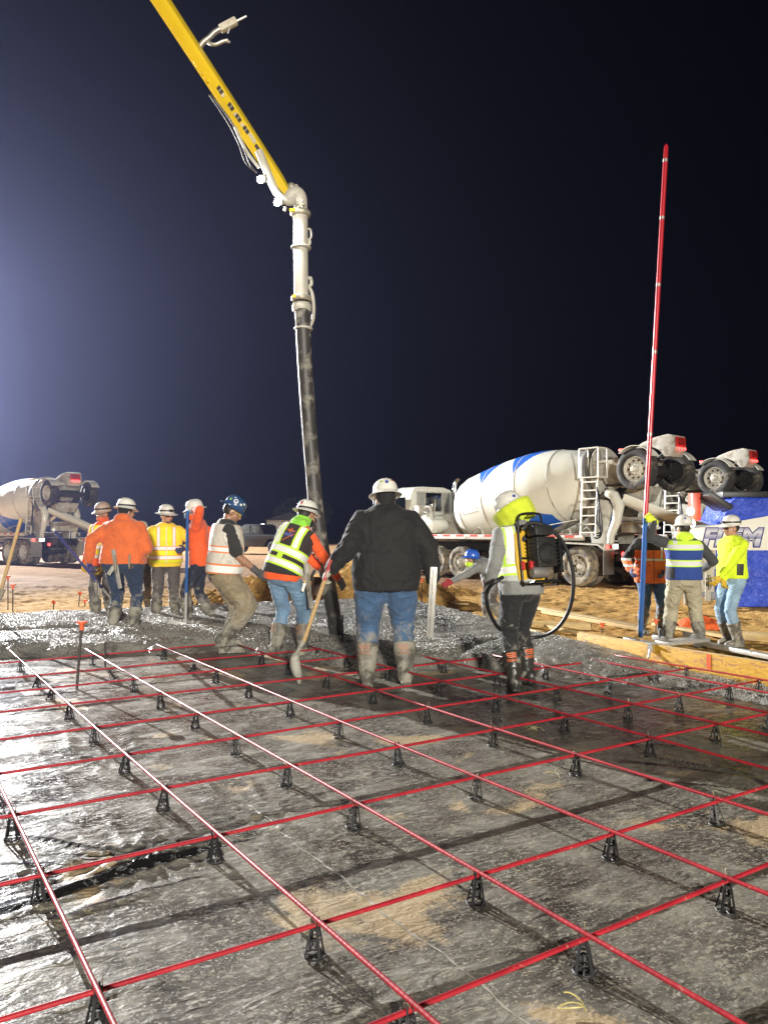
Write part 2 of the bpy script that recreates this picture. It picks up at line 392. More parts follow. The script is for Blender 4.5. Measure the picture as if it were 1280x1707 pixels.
for (p0, p1, w) in (((0, 1512), (420, 1398), .050), ((0, 1468), (300, 1424), .022), ((0, 1440), (260, 1430), .020), ((40, 1396), (205, 1421), .020), ((120, 1522), (330, 1462), .012), ((1040, 1268), (1280, 1296), .03), ((1080, 1300), (1280, 1318), .02)):
    a, b_ = gp(*p0), gp(*p1); d_, t_ = seg_dist(X+0.05*w1, Y+0.07*w2, (a.x, a.y), (b_.x, b_.y)); clean = np.maximum(clean, sm(1.25, .75, d_/(w*(1.15-t_))))
for (cx_, cy_2, rad_, n_, am) in ((445, 1350, .34, 17, .013), (905, 1222, .42, 15, .008), (225, 1425, .38, 15, .016), (930, 1590, .30, 13, .006), (555, 1395, .30, 14, .009), (180, 1262, .30, 12, .012), (1010, 1450, .35, 13, .005)):
    c_ = gp(cx_, cy_2); dx_, dy_ = X-c_.x, Y-c_.y; r0 = np.hypot(dx_, dy_); th = np.arctan2(dy_, dx_)
    Z += am*np.exp(-(r0/rad_)**2)*sm(.02, .10, r0)*(1-np.abs(np.sin(n_*.5*th+5*w1+3*w2)))**2.2
edge = inside(X, Y, SLAB)
Z -= Z.min()*0 + 0.004
pm = grid_mesh('vapour_barrier', X, Y, Z, edge); q_ = np.empty(len(pm.vertices)*3, np.float32); pm.vertices.foreach_get('co', q_); q_ = q_.reshape(-1, 3)
ci = np.clip(np.searchsorted(sx_, q_[:, 0]-1e-4), 0, len(sx_)-1); cj = np.clip(np.searchsorted(sy_, q_[:, 1]-1e-4), 0, len(sy_)-1)
pm.attributes.new('clean', 'FLOAT', 'POINT').data.foreach_set('value', clean[cj, ci].astype(np.float32))
vapour = link('vapour_barrier', pm, M_POLY, sharp=180)
tag(vapour, 'dusty black polythene sheet laid under the red bars', kind='structure')
POLY_GRID = (sx_, sy_, Z)
def poly_z(x, y):
    i = int(np.clip(np.searchsorted(sx_, x), 0, len(sx_)-1)); j = int(np.clip(np.searchsorted(sy_, y), 0, len(sy_)-1)); return float(Z_POLY[j, i])
Z_POLY = Z.copy()
sa, sb2 = gp(412, 1343), gp(905, 1722); sd_ = (sb2-sa).normalized(); sn_ = V((-sd_.y, sd_.x, 0)); mb = MB(); vs_ = []; nS = 160
for i in range(nS+1):
    q = sa.lerp(sb2, i/nS) + sn_*(.008*math.sin(i*.11)+.004*math.sin(i*.37)); wq = .0035+.0015*math.sin(i*.9)
    for s_ in (-1, 1): p_ = q+sn_*wq*s_; vs_.append((p_.x, p_.y, poly_z(p_.x, p_.y)+.0025))
mb.add(vs_, [(2*i, 2*i+1, 2*i+3, 2*i+2) for i in range(nS)]); seam = mb.build('lap_seam', mat('dusty_seam', (0.36, 0.33, 0.27), 0.7, bmp=0), vapour, sharp=180); seam['label'] = 'pale lap seam across the black sheet'

# ---- fresh concrete with its stones
FRONT = [(-13, 8.1), (-4.6, 7.95), (-4.05, 8.12), (-3.2, 8.15), (-2.5, 8.32), (-1.8, 8.55), (-1.33, 8.42), (-0.8, 7.95), (-0.25, 7.35), (0.06, 7.25), (0.6, 7.45), (1.2, 7.28), (1.7, 7.02), (1.96, 6.85), (2.4, 6.62), (2.75, 6.2), (3.0, 5.8), (3.3, 5.3), (3.8, 4.6)]
fx, fy_ = np.array([p[0] for p in FRONT]), np.array([p[1] for p in FRONT])
def conc_h(x, y):
    P_ = np.c_[x.ravel(), y.ravel()]
    n1 = fbm(P_, 1.1, 3, 77).reshape(x.shape)-0.5; n2 = fbm(P_, 4.5, 3, 78).reshape(x.shape)-0.5; n3 = fbm(P_, 22, 3, 79).reshape(x.shape)-0.5
    e = y - np.interp(x, fx, fy_) + 0.35*n2 + 0.10*n3
    base = 0.105*sm(-0.02, 0.30, e) + 0.03*sm(0.4, 1.4, e)
    thin = 1-0.55*sm(2.0, 2.6, x)*sm(8.2, 7.0, y)
    z = base*thin + (0.045*n1 + 0.035*n2)*sm(0.0, 0.5, e) + 0.014*n3*sm(0, 0.15, e)
    for (cx, cy_, r_, h_) in ((-0.15, 7.9, 0.45, 0.10), (0.9, 8.0, 0.5, 0.07), (1.75, 7.9, 0.55, 0.12), (-1.0, 9.3, 0.5, 0.10), (-2.6, 9.6, 0.7, 0.06), (-4.3, 10.3, 0.8, 0.10), (0.3, 10.3, 0.8, 0.07)):
        z += 0.35*h_*np.exp(-((x-cx)**2+(y-cy_)**2)/r_**2)*sm(0, 0.3, e)
    for (x0, y0, x1, y1) in ((-3.6, 9.2, -1.6, 8.9), (-3.2, 10.0, -1.4, 9.6), (-4.6, 9.4, -2.8, 9.9), (0.7, 7.7, 1.2, 8.6)):   # troughs dragged by rakes and boots
        d_, t_ = seg_dist(x, y+0.1*n2, (x0, y0), (x1, y1)); z -= 0.05*np.exp(-(d_/0.10)**2)
    return np.where(e < -0.03, -0.04, z), e
X, Y = np.meshgrid(np.arange(-7.2, 3.9, 0.022), np.arange(4.6, 13.7, 0.026))
Zc, E_ = conc_h(X, Y)
keep = inside(X, Y, SLAB) & (E_ > -0.06)
def concrete_material():
    m, nt, b = new_mat('wet_concrete'); v = coords(nt, True)
    n1 = noise(nt, v, 3.0, 5); n2 = noise(nt, v, 60, 4, 0.6)
    vo = N(nt, 'ShaderNodeTexVoronoi'); vo.inputs['Scale'].default_value = 55; nt.links.new(v, vo.inputs['Vector'])
    c = mixc(nt, ramp(nt, n1, 0.35, 0.65), (0.14, 0.133, 0.116), (0.235, 0.223, 0.195)); c = mixc(nt, ramp(nt, n2, 0.55, 0.65), c, (0.30, 0.285, 0.25))
    nt.links.new(c, b.inputs['Base Color']); nt.links.new(mixf(nt, ramp(nt, n1, 0.4, 0.6), 0.3, 0.5), b.inputs['Roughness'])
    b1 = bump(nt, b, vo.outputs['Distance'], 0.6, 0.012); bump(nt, b, n2, 0.5, 0.006, b1)
    return m
M_CONC = concrete_material()
conc = link('fresh_concrete', grid_mesh('fresh_concrete', X, Y, Zc, keep), M_CONC, sharp=180)
tag(conc, 'wet grey fresh concrete spread across the back of the slab', 'concrete', kind='stuff')
r_ = np.random.RandomState(3)
ns = 170000
sxx = r_.uniform(-6.0, 3.6, ns); syy = r_.uniform(5.0, 13.6, ns)
zz, ee = conc_h(sxx, syy)
pp = np.c_[sxx, syy]
dens = np.clip((fbm(pp, 1.1, 3, 91)-0.37)*6, 0.06, 1)*sm(0.0, 0.25, ee)
ok = inside(sxx, syy, SLAB) & (ee > -0.01) & (r_.rand(ns) < dens*0.62)
sxx, syy, zz = sxx[ok], syy[ok], zz[ok]; k = len(sxx)
octv = np.array([(1, 0, 0), (0, 1, 0), (-1, 0, 0), (0, -1, 0), (0, 0, 1), (0, 0, -1)], float)
octf = np.array([(0, 1, 4), (1, 2, 4), (2, 3, 4), (3, 0, 4), (1, 0, 5), (2, 1, 5), (3, 2, 5), (0, 3, 5)])
rad = r_.uniform(0.0050, 0.0115, (k, 1, 1)); jit = r_.uniform(0.65, 1.25, (k, 6, 3)); an = r_.uniform(0, 6.28, k)
vv = octv[None]*jit*rad; ca, sa = np.cos(an)[:, None], np.sin(an)[:, None]
tl = r_.uniform(-0.6, 0.6, k)[:, None]
vx, vy, vz = vv[..., 0]*ca-vv[..., 1]*sa, vv[..., 0]*sa+vv[..., 1]*ca, vv[..., 2]
vz2 = vz*np.cos(tl)+vx*np.sin(tl); vx2 = vx*np.cos(tl)-vz*np.sin(tl)
vv = np.stack([vx2+sxx[:, None], vy+syy[:, None], vz2+zz[:, None]+0.0032], -1).reshape(-1, 3)
ff = (octf[None]+6*np.arange(k)[:, None, None]).reshape(-1, 3)
M_STONE = mat('wet_gravel', (0.25, 0.242, 0.217), 0.38, var=0.45, vs_=26, bmp=0)
ag = link('gravel_aggregate', np_mesh('gravel_aggregate', vv, ff), M_STONE, conc, sharp=180); tag(ag, 'small wet stones showing in the concrete', kind='stuff')

# ---- haze in the lit night air
hz = MB().box((0, 0, 9.9), (1300, 1300, 22.2)).build('haze', [], sharp=None)
mh = bpy.data.materials.new('night_haze'); mh.use_nodes = True; nt = mh.node_tree; nt.nodes.clear()
pv = N(nt, 'ShaderNodeVolumePrincipled'); pv.inputs['Color'].default_value = (0.50, 0.555, 1.0, 1); pv.inputs['Density'].default_value = 0.00027; pv.inputs['Anisotropy'].default_value = 0.70
om = N(nt, 'ShaderNodeOutputMaterial'); nt.links.new(pv.outputs[0], om.inputs['Volume'])
hz.data.materials.append(mh); mh.cycles.homogeneous_volume = True; hz.display_type = 'WIRE'
tag(hz, 'faint bluish haze glowing in the floodlight at left', kind='stuff')

# ---- floodlight towers (both stand outside the frame; the left one makes the glow and the long shadows)
M_GALV = mat('galvanised_steel', (0.45, 0.46, 0.47), 0.4, 0.8, 0.1, 8)
M_TOWERY = mat('tower_yellow_paint', (0.75, 0.5, 0.05), 0.4, 0, 0.1, 4, dirt=0.2)
M_RUBBER = mat('tyre_rubber', (0.022, 0.022, 0.022), 0.75, 0, 0.2, 9, dirt=0.25, dcol=(0.20, 0.16, 0.11), ds=5)
M_FLOOD = emis('flood_lens', (1.0, 0.97, 0.9), 60)
def light_tower(label, pos, target, watts, colr, size):
    x, y, h = pos; e = empty('light_tower', label, 'light tower', (x, y, GZ))
    d = V(target)-V(pos); yaw = math.atan2(d.y, d.x); e.rotation_euler = (0, 0, yaw)
    MB().box((-0.3, 0, 0.75), (1.9, 1.1, 0.9)).build('generator_body', M_TOWERY, e, bevel=0.04)
    MB().box((-0.3, 0, 0.25), (2.4, 0.9, 0.12)).build('chassis', M_GALV, e, bevel=0.01)
    for s in (-1, 1):
        MB().lathe([(0.14, -0.09), (0.30, -0.10), (0.33, -0.05), (0.33, 0.05), (0.30, 0.10), (0.14, 0.09)], (-0.3, 0.68*s, 0.33), (0, 1, 0), 28, cap=True).build('wheel', M_RUBBER, e)
        for t in (-1, 1):
            m = MB().beam((t*1.1-0.3, 0.4*s, 0.3), (t*1.5-0.3, 1.2*s, 0.3), 0.07, 0.07); m.cyl((t*1.5-0.3, 1.2*s, 0.45), (t*1.5-0.3, 1.2*s, 0.03), 0.03); m.cyl((t*1.5-0.3, 1.2*s, 0.03), (t*1.5-0.3, 1.2*s, 0.0), 0.13); m.build('outrigger', M_GALV, e)
    H_ = h-GZ
    m = MB(); m.box((0.5, 0, 1.2+(H_-1.2)*0.25), (0.16, 0.16, (H_-1.2)*0.62)); m.box((0.5, 0, H_*0.6), (0.11, 0.11, H_*0.75)); m.box((0.5, 0, H_-0.25), (0.08, 1.7, 0.08)); m.build('mast', M_GALV, e)
    tilt = math.atan2(pos[2]-target[2], math.hypot(d.x, d.y))
    for q in (-0.66, -0.22, 0.22, 0.66):
        Mx = Matrix.Rotation(tilt, 3, 'Y')
        MB().box((0.68, q, H_-0.25), (0.22, 0.36, 0.34), Mx).build('lamp_head', M_GALV, e, bevel=0.02)
        MB().box(V((0.68, q, H_-0.25)) + Mx @ V((0.114, 0, 0)), (0.006, 0.30, 0.28), Mx).build('lamp_lens', M_FLOOD, e)
    ld = bpy.data.lights.new('floodlight', 'SPOT'); ld.energy = watts; ld.color = colr; ld.spot_size = R(150); ld.spot_blend = 0.5; ld.shadow_soft_size = size
    lo = bpy.data.objects.new('floodlight', ld); COL.objects.link(lo); lo.parent = e
    lo.location = (1.05, 0, H_-0.28); lo.rotation_euler = (0, math.pi/2-math.pi+0, 0)
    lo.rotation_euler = (Vector((1, 0, -math.tan(tilt)))).to_track_quat('-Z', 'Z').to_euler()
    return e
light_tower('floodlight tower shining across the pour from the far left', KEY_POS, (0, 9, 0.5), KEY_W, (1.0, 0.985, 0.97), 0.16)
light_tower('lower floodlight tower farther off beyond the left edge', GLOW_POS, (-30, 20, 0), GLOW_W, (0.93, 0.95, 1.0), 0.2)
light_tower('floodlight tower standing behind the camera', FILL_POS, (1.5, 12, 0.8), FILL_W, (1.0, 0.955, 0.84), 1.1)
# ------------------------------------------------------------------ red bars and their plastic chairs
def rebar_material():
    m, nt, b = new_mat('red_glass_fibre_bar'); v = coords(nt)
    n1 = noise(nt, v, 7, 5); n2 = noise(nt, v, 45, 4)
    c = mixc(nt, ramp(nt, n1, 0.3, 0.7), (0.26, 0.010, 0.020), (0.45, 0.022, 0.033)); c = mixc(nt, mth(nt, 'MULTIPLY', ramp(nt, n2, 0.64, 0.74), 0.4), c, (0.50, 0.30, 0.22))
    nt.links.new(c, b.inputs['Base Color']); b.inputs['Roughness'].default_value = 0.45
    w = N(nt, 'ShaderNodeTexWave', wave_type='BANDS', bands_direction='Y'); w.inputs['Scale'].default_value = 14; w.inputs['Distortion'].default_value = 0.4; nt.links.new(v, w.inputs['Vector'])
    b1 = bump(nt, b, w.outputs[1], 0.10, 0.002); bump(nt, b, n2, 0.2, 0.002, b1)
    return m
M_BAR = rebar_material()
M_CHAIR = mat('black_plastic', (0.012, 0.012, 0.013), 0.58, 0, 0.3, 20, dirt=0.12, dcol=(0.28, 0.25, 0.2), ds=30, bmp=0.1)
M_WIRE = mat('tie_wire', (0.30, 0.24, 0.15), 0.45, 0.8, 0.2, 30)
ORD = ['first', 'second', 'third', 'fourth', 'fifth', 'sixth', 'seventh', 'eighth', 'ninth', 'tenth', 'eleventh']
BR = 0.0078; BZ_LOW = 0.100; BZ_HI = BZ_LOW+2*BR
# long bars: (u, v far end); they run down past the bottom of the frame
LONG = [(0.52, 5.2), (1.175, 8.62), (1.825, 8.32), (2.53, 8.2), (3.235, 7.8), (3.855, 7.4), (4.48, 6.75), (5.045, 5.82), (5.66, 5.56), (6.06, 5.2)]
CROSS = [1.64, 2.15, 3.00, 3.68, 4.36, 5.06, 5.80, 6.52, 7.12, 7.98]
SK = -0.022
def crossv(j, u): return CROSS[j] + SK*(u-2.2)
def uv(u, v, z=0): return UA*u + VA*v + V((0, 0, z))
def bar(name, label, group, a, b_, seed):
    rr_ = random.Random(seed); d = b_-a; L = d.length; n = max(6, int(L/0.35)); side = V((-d.y, d.x, 0)).normalized(); mb = MB(); pts = []
    ph = rr_.uniform(0, 6)
    for i in range(n+1):
        t = i/n; pts.append(V((0, L*t, 0.004*math.sin(t*7+ph))) + V((0.007*math.sin(t*4+ph*2), 0, 0)))
    o = mb.tube(pts, BR, 10).build(name, M_BAR, sharp=180)
    o.location = a; o.rotation_euler = (0, -math.asin((b_.z-a.z)/L)*0, math.atan2(-d.x, d.y)); return tag(o, label, 'rebar', group)
long_obs = []
for i, (u, ve) in enumerate(LONG):
    v0 = 0.6
    a, b_ = uv(u, v0, BZ_HI), uv(u + rng.uniform(-.01, .01), ve, BZ_HI + (0.0 if i else 0))
    long_obs.append(bar('rebar', f'red fibreglass rebar running away to the left, {ORD[i]} long bar from the left', 'long red bars', a, b_, i))
cross_span = [(-0.6, 3.6), (-0.6, 5.6), (-0.9, 6.15), (-1.0, 6.15), (-1.1, 6.15), (-1.2, 5.9), (-1.3, 5.4), (-1.4, 4.6), (-1.4, 4.1), (-1.5, 3.3)]
for j, v in enumerate(CROSS):
    u0, u1 = cross_span[j]
    a, b_ = uv(u0, crossv(j, u0), BZ_LOW), uv(u1, crossv(j, u1), BZ_LOW)
    bar('cross_rebar', f'red fibreglass rebar lying under the long bars, {ORD[j]} cross bar from the front', 'cross red bars', a, b_, 40+j)
# chair prototype (0.1 m tall tower)
def chair_proto():
    e = empty('rebar_chair', 'x', 'rebar chair', group='black plastic rebar chairs')
    m = MB(); ring = lambda z, r_: [V((r_*math.cos(t*math.pi/8), r_*math.sin(t*math.pi/8), z)) for t in range(16)]
    m.tube(ring(0.006, 0.040), 0.0034, 5, loop=True)
    for t in range(4): m.cyl((0, 0, 0.006), (0.040*math.cos(t*math.pi/2), 0.040*math.sin(t*math.pi/2), 0.006), 0.003, n=5)
    m.build('base_ring', M_CHAIR, e)
    for t in range(4):
        a = math.pi/4+t*math.pi/2; c_, s_ = math.cos(a), math.sin(a)
        MB().beam((0.039*c_, 0.039*s_, 0.006), (0.0165*c_, 0.0165*s_, 0.098), 0.0115, 0.0045, (c_, s_, 0)).build('leg', M_CHAIR, e)
        MB().beam((0.0165*c_, 0.0165*s_, 0.098), (0.0155*c_, 0.0155*s_, 0.128), 0.006, 0.004, (c_, s_, 0)).build('prong', M_CHAIR, e)
    for z, r_ in ((0.062, 0.0235),):
        MB().tube(ring(z, r_), 0.0024, 5, loop=True).build('hoop', M_CHAIR, e)
    MB().cyl((0, 0, 0.040), (0, 0, 0.058), 0.015, 0.012, 10).build('cup', M_CHAIR, e)
    MB().box((0, 0, 0.094), (0.030, 0.030, 0.010)).build('saddle', M_CHAIR, e)
    return e
proto = chair_proto(); used = False
TIPPED = {(1, 8): (0.5, 0.3), (2, 8): (0.0, -0.7), (3, 8): (0.6, 0.4), (7, 4): (-0.35, 0.3), (1, 7): (-0.6, 0.3)}
for i, (u, ve) in enumerate(LONG):
    for j in range(len(CROSS)):
        v = crossv(j, u)
        if v > ve-0.05 or not (cross_span[j][0] < u < cross_span[j][1]+0.05): continue
        p = uv(u, v); 
        if p.y < 1.6: continue
        q_ = cross_px = (640+p.x/p.y*FPX)
        if q_ < -60 or q_ > 1340: continue
        c = proto if not used else copy_tree(proto); used = True
        du, dv = rng.uniform(-.012, .012), rng.uniform(-.012, .012)
        tx, ty = TIPPED.get((i, j), (rng.uniform(-.09, .09), rng.uniform(-.09, .09)))
        c.location = (p.x, p.y, poly_z(p.x, p.y)+0.001); c.rotation_euler = (tx, ty, R(12)+rng.uniform(-0.5, 0.5))
        hgt = BZ_LOW-BR-c.location.z; s = max(0.75, min(1.05, hgt/0.099)); c.scale = (.86, .86, s)
        tip = 'tipped ' if (i, j) in TIPPED else ''
        c['label'] = f'{tip}black rebar chair where {ORD[i]} long bar from left meets {ORD[j]} cross bar from front'
        if j < 6:
            ang = rng.uniform(0, 3)
            m = MB(); a0 = V((p.x, p.y, BZ_HI))
            loop = [a0 + V((0.013*math.cos(t*0.7+ang), 0.013*math.sin(t*0.7+ang), 0.012*math.sin(t*0.7*2)-0.004)) for t in range(10)]
            loop += [a0 + V((0.012*math.cos(ang), 0.012*math.sin(ang), 0.02)), a0 + V((0.018*math.cos(ang), 0.014*math.sin(ang), 0.027))]
            inv = Matrix.LocRotScale(long_obs[i].location, long_obs[i].rotation_euler, None).inverted()
            m.tube([inv @ q for q in loop], 0.0012, 4).build('wire_tie', M_WIRE, long_obs[i])
# ------------------------------------------------------------------ people
def fuse(mb, voxel, it=4):
    "overlapping closed shapes -> one continuous surface"
    ob = bpy.data.objects.new('tmp', mb.mesh('tmp')); COL.objects.link(ob)
    m = ob.modifiers.new('r', 'REMESH'); m.mode = 'VOXEL'; m.voxel_size = voxel
    if it: s = ob.modifiers.new('s', 'SMOOTH'); s.factor = 0.5; s.iterations = it
    me = bpy.data.meshes.new_from_object(ob.evaluated_get(bpy.context.evaluated_depsgraph_get()))
    old = ob.data; bpy.data.objects.remove(ob); bpy.data.meshes.remove(old); return me
def co(me):
    a = np.empty(len(me.vertices)*3, np.float32); me.vertices.foreach_get('co', a); return a.reshape(-1, 3).astype(float)
def nrm(me):
    a = np.empty(len(me.vertices)*3, np.float32); me.vertex_normals.foreach_get('vector', a); return a.reshape(-1, 3).astype(float)
def wrinkle(me, amp=0.006, sc=14.0, seed=0, flat=0.45):
    p = co(me); n = nrm(me); q = p*np.array([1, 1, 1.0/flat*0.8])
    w = fbm(p, sc*0.3, 2, seed+5)-0.5
    q2 = q*sc + (w*6)[:, None]
    f = vnoise(q2, seed); f = 1-np.abs(2*f-1)
    g = fbm(p, sc*0.45, 2, seed+9)-0.5
    d = amp*(f**2*1.5-0.6) + amp*1.8*g
    p = p + n*d[:, None]
    me.vertices.foreach_set('co', p.astype(np.float32).ravel()); me.update()
def set_tl(me, T):
    "store torso coordinates (across, forward, up) for printed stripes"
    p = co(me); R3 = np.array(T['R']); c = np.array(T['P'])
    q = (p-c) @ R3
    at = me.attributes.new('tl', 'FLOAT_VECTOR', 'POINT'); at.data.foreach_set('vector', q.astype(np.float32).ravel())
def ridged(nt, v, scale):
    mp = N(nt, 'ShaderNodeMapping'); mp.inputs['Scale'].default_value = (1, 1, 1.7); nt.links.new(v, mp.inputs[0])
    rn = N(nt, 'ShaderNodeTexNoise', noise_type='RIDGED_MULTIFRACTAL'); rn.inputs['Scale'].default_value = scale; rn.inputs['Detail'].default_value = 3; rn.inputs['Distortion'].default_value = 0.9; nt.links.new(mp.outputs[0], rn.inputs['Vector']); return rn.outputs[0]
def cloth_mat(name, base, layers=(), rough=0.85, var=0.12, dirt=0.0, sheen=0.15, bs_=130, mesh=0.0):
    "woven cloth with printed / sewn bands given in torso coordinates: layers of (colour, [(axis, lo, hi), ...])"
    if name in _mc: return _mc[name]
    m, nt, b = new_mat(name); v = coords(nt); at = N(nt, 'ShaderNodeAttribute', attribute_name='tl'); sp = N(nt, 'ShaderNodeSeparateXYZ'); nt.links.new(at.outputs['Vector'], sp.inputs[0])
    n1 = noise(nt, v, 9, 4)
    c = mixc(nt, ramp(nt, n1, 0.3, 0.7), tuple(q*(1-var) for q in base), tuple(min(1, q*(1+var)) for q in base))
    if mesh:
        w = N(nt, 'ShaderNodeTexWave', wave_type='BANDS', bands_direction='X'); w.inputs['Scale'].default_value = mesh; nt.links.new(at.outputs['Vector'], w.inputs['Vector'])
        c = mixc(nt, mth(nt, 'MULTIPLY', ramp(nt, w.outputs[1], 0.55, 0.75), 0.22), c, (0.06, 0.055, 0.05))
    ax = {'x': sp.outputs[0], 'y': sp.outputs[1], 'z': sp.outputs[2], 'ax': mth(nt, 'ABSOLUTE', sp.outputs[0])}
    ax['d'] = mth(nt, 'ADD', sp.outputs[2], mth(nt, 'MULTIPLY', ax['ax'], 0.5)); ax['e'] = mth(nt, 'SUBTRACT', sp.outputs[2], mth(nt, 'MULTIPLY', sp.outputs[0], 0.9))
    for colr, conds in layers:
        k = None
        for a_, lo, hi in conds:
            t = mth(nt, 'MULTIPLY', mth(nt, 'GREATER_THAN', ax[a_], lo), mth(nt, 'LESS_THAN', ax[a_], hi))
            k = t if k is None else mth(nt, 'MULTIPLY', k, t)
        c = mixc(nt, k, c, tuple(colr))
    if dirt:
        n2 = noise(nt, v, 7, 7, 0.65, 0.4); c = mixc(nt, ramp(nt, n2, 0.72-0.45*dirt, 0.84-0.4*dirt), c, (0.30, 0.28, 0.24))
    nt.links.new(c, b.inputs['Base Color']); b.inputs['Roughness'].default_value = rough; b.inputs['Sheen Weight'].default_value = sheen
    b1 = bump(nt, b, ridged(nt, v, 7), 0.38, 0.014); bump(nt, b, noise(nt, v, bs_*2, 2), 0.2, 0.0015, b1)
    _mc[name] = m; return m
def jeans_mat(name, base, mud=0.2):
    if name in _mc: return _mc[name]
    m, nt, b = new_mat(name); v = coords(nt); n1 = noise(nt, v, 5, 5); n2 = noise(nt, v, 60, 3, 0.7); sp = N(nt, 'ShaderNodeSeparateXYZ'); nt.links.new(v, sp.inputs[0])
    c = mixc(nt, ramp(nt, n1, 0.3, 0.7), tuple(q*0.7 for q in base), tuple(min(1, q*1.25) for q in base)); c = mixc(nt, mth(nt, 'MULTIPLY', ramp(nt, n2, 0.45, 0.7), 0.25), c, tuple(min(1, q*2.0) for q in base))
    n3 = noise(nt, v, 11, 6, 0.65, 0.4); low = mth(nt, 'MULTIPLY', mth(nt, 'SUBTRACT', 0.72, sp.outputs[2]), 0.55*mud/0.2)
    c = mixc(nt, mth(nt, 'MULTIPLY', ramp(nt, mth(nt, 'ADD', n3, low), 0.62, 0.78), 0.8), c, (0.26, 0.24, 0.20))
    nt.links.new(c, b.inputs['Base Color']); b.inputs['Roughness'].default_value = 0.88; b.inputs['Sheen Weight'].default_value = 0.1
    b1 = bump(nt, b, ridged(nt, v, 8), 0.42, 0.014); bump(nt, b, noise(nt, v, 300, 2), 0.2, 0.001, b1)
    _mc[name] = m; return m

WHITE = (0.74, 0.74, 0.72); LIME = (0.52, 0.80, 0.05); SILV = (0.62, 0.63, 0.64)
M_SKIN = mat('skin', (0.42, 0.235, 0.155), 0.5, 0, 0.12, 18, bmp=0.15, bs_=90, bd=0.002)
M_SKIN2 = mat('tanned_skin', (0.30, 0.155, 0.095), 0.5, 0, 0.12, 18, bmp=0.15, bs_=90, bd=0.002)
M_HAIR = mat('dark_hair', (0.018, 0.014, 0.011), 0.55, 0, 0.3, 40, bmp=0.6, bs_=140, bd=0.006)
M_EYE = mat('dark_eye', (0.015, 0.012, 0.01), 0.15, bmp=0)
M_LIP = mat('lip', (0.24, 0.09, 0.07), 0.5, bmp=0)
M_HATW = mat('white_hard_hat', (0.66, 0.65, 0.60), 0.34, 0, 0.06, 5, dirt=0.16, dcol=(0.34, 0.32, 0.28), ds=10, bmp=0.05, coat=0.3)
M_HATY = mat('cream_hard_hat', (0.62, 0.60, 0.46), 0.34, 0, 0.06, 5, dirt=0.14, ds=10, bmp=0.05, coat=0.3)
M_HATN = mat('navy_hard_hat', (0.022, 0.060, 0.155), 0.3, 0, 0.1, 5, dirt=0.10, ds=12, bmp=0.05, coat=0.4)
M_HATB = mat('bright_blue_hard_hat', (0.035, 0.12, 0.55), 0.3, 0, 0.1, 5, dirt=0.06, ds=12, bmp=0.05, coat=0.4)
M_HATO = mat('grimy_brown_hard_hat', (0.40, 0.30, 0.24), 0.5, 0, 0.1, 5, dirt=0.3, ds=9, bmp=0.05)
M_BLACK = mat('black_webbing', (0.015, 0.015, 0.015), 0.6, 0, 0.2, 30)
M_BOOT = mat('muddy_rubber_boot', (0.10, 0.092, 0.075), 0.55, 0, 0.2, 8, dirt=0.62, dcol=(0.27, 0.25, 0.205), ds=8, bmp=0.4, bs_=40)
M_BOOTD = mat('dark_rubber_boot', (0.030, 0.030, 0.027), 0.35, 0, 0.2, 8, dirt=0.42, dcol=(0.26, 0.245, 0.205), ds=7, bmp=0.4, bs_=40)
M_LENS = mat('tinted_lens', (0.05, 0.02, 0.02), 0.08, bmp=0)
M_BROWN = mat('brown_leather', (0.075, 0.035, 0.018), 0.6, 0, 0.3, 12, dirt=0.2)
M_ALU = mat('muddy_aluminium', (0.50, 0.49, 0.46), 0.42, 0.5, 0.15, 9, dirt=0.35, dcol=(0.33, 0.31, 0.26))
M_WOODF = mat('grey_magnesium_float', (0.27, 0.26, 0.235), 0.6, 0.2, 0.15, 12, dirt=0.25)
M_ORMARK = mat('orange_print', (0.62, 0.13, 0.035), 0.6, bmp=0)
M_ORFADE = mat('faded_orange_print', (0.34, 0.17, 0.11), 0.7, bmp=0)
M_STK_W = mat('white_sticker', (0.70, 0.70, 0.66), 0.4, bmp=0); M_STK_R = mat('red_sticker', (0.45, 0.05, 0.05), 0.4, bmp=0); M_STK_B = mat('blue_sticker', (0.05, 0.09, 0.35), 0.4, bmp=0); M_STK_G = mat('green_sticker', (0.3, 0.5, 0.08), 0.4, bmp=0)
def glove_mat(name, c): return mat('glove_'+name, c, 0.7, 0, 0.15, 20, dirt=0.25, dcol=(0.32, 0.30, 0.26), ds=14, bmp=0.3, bs_=80)

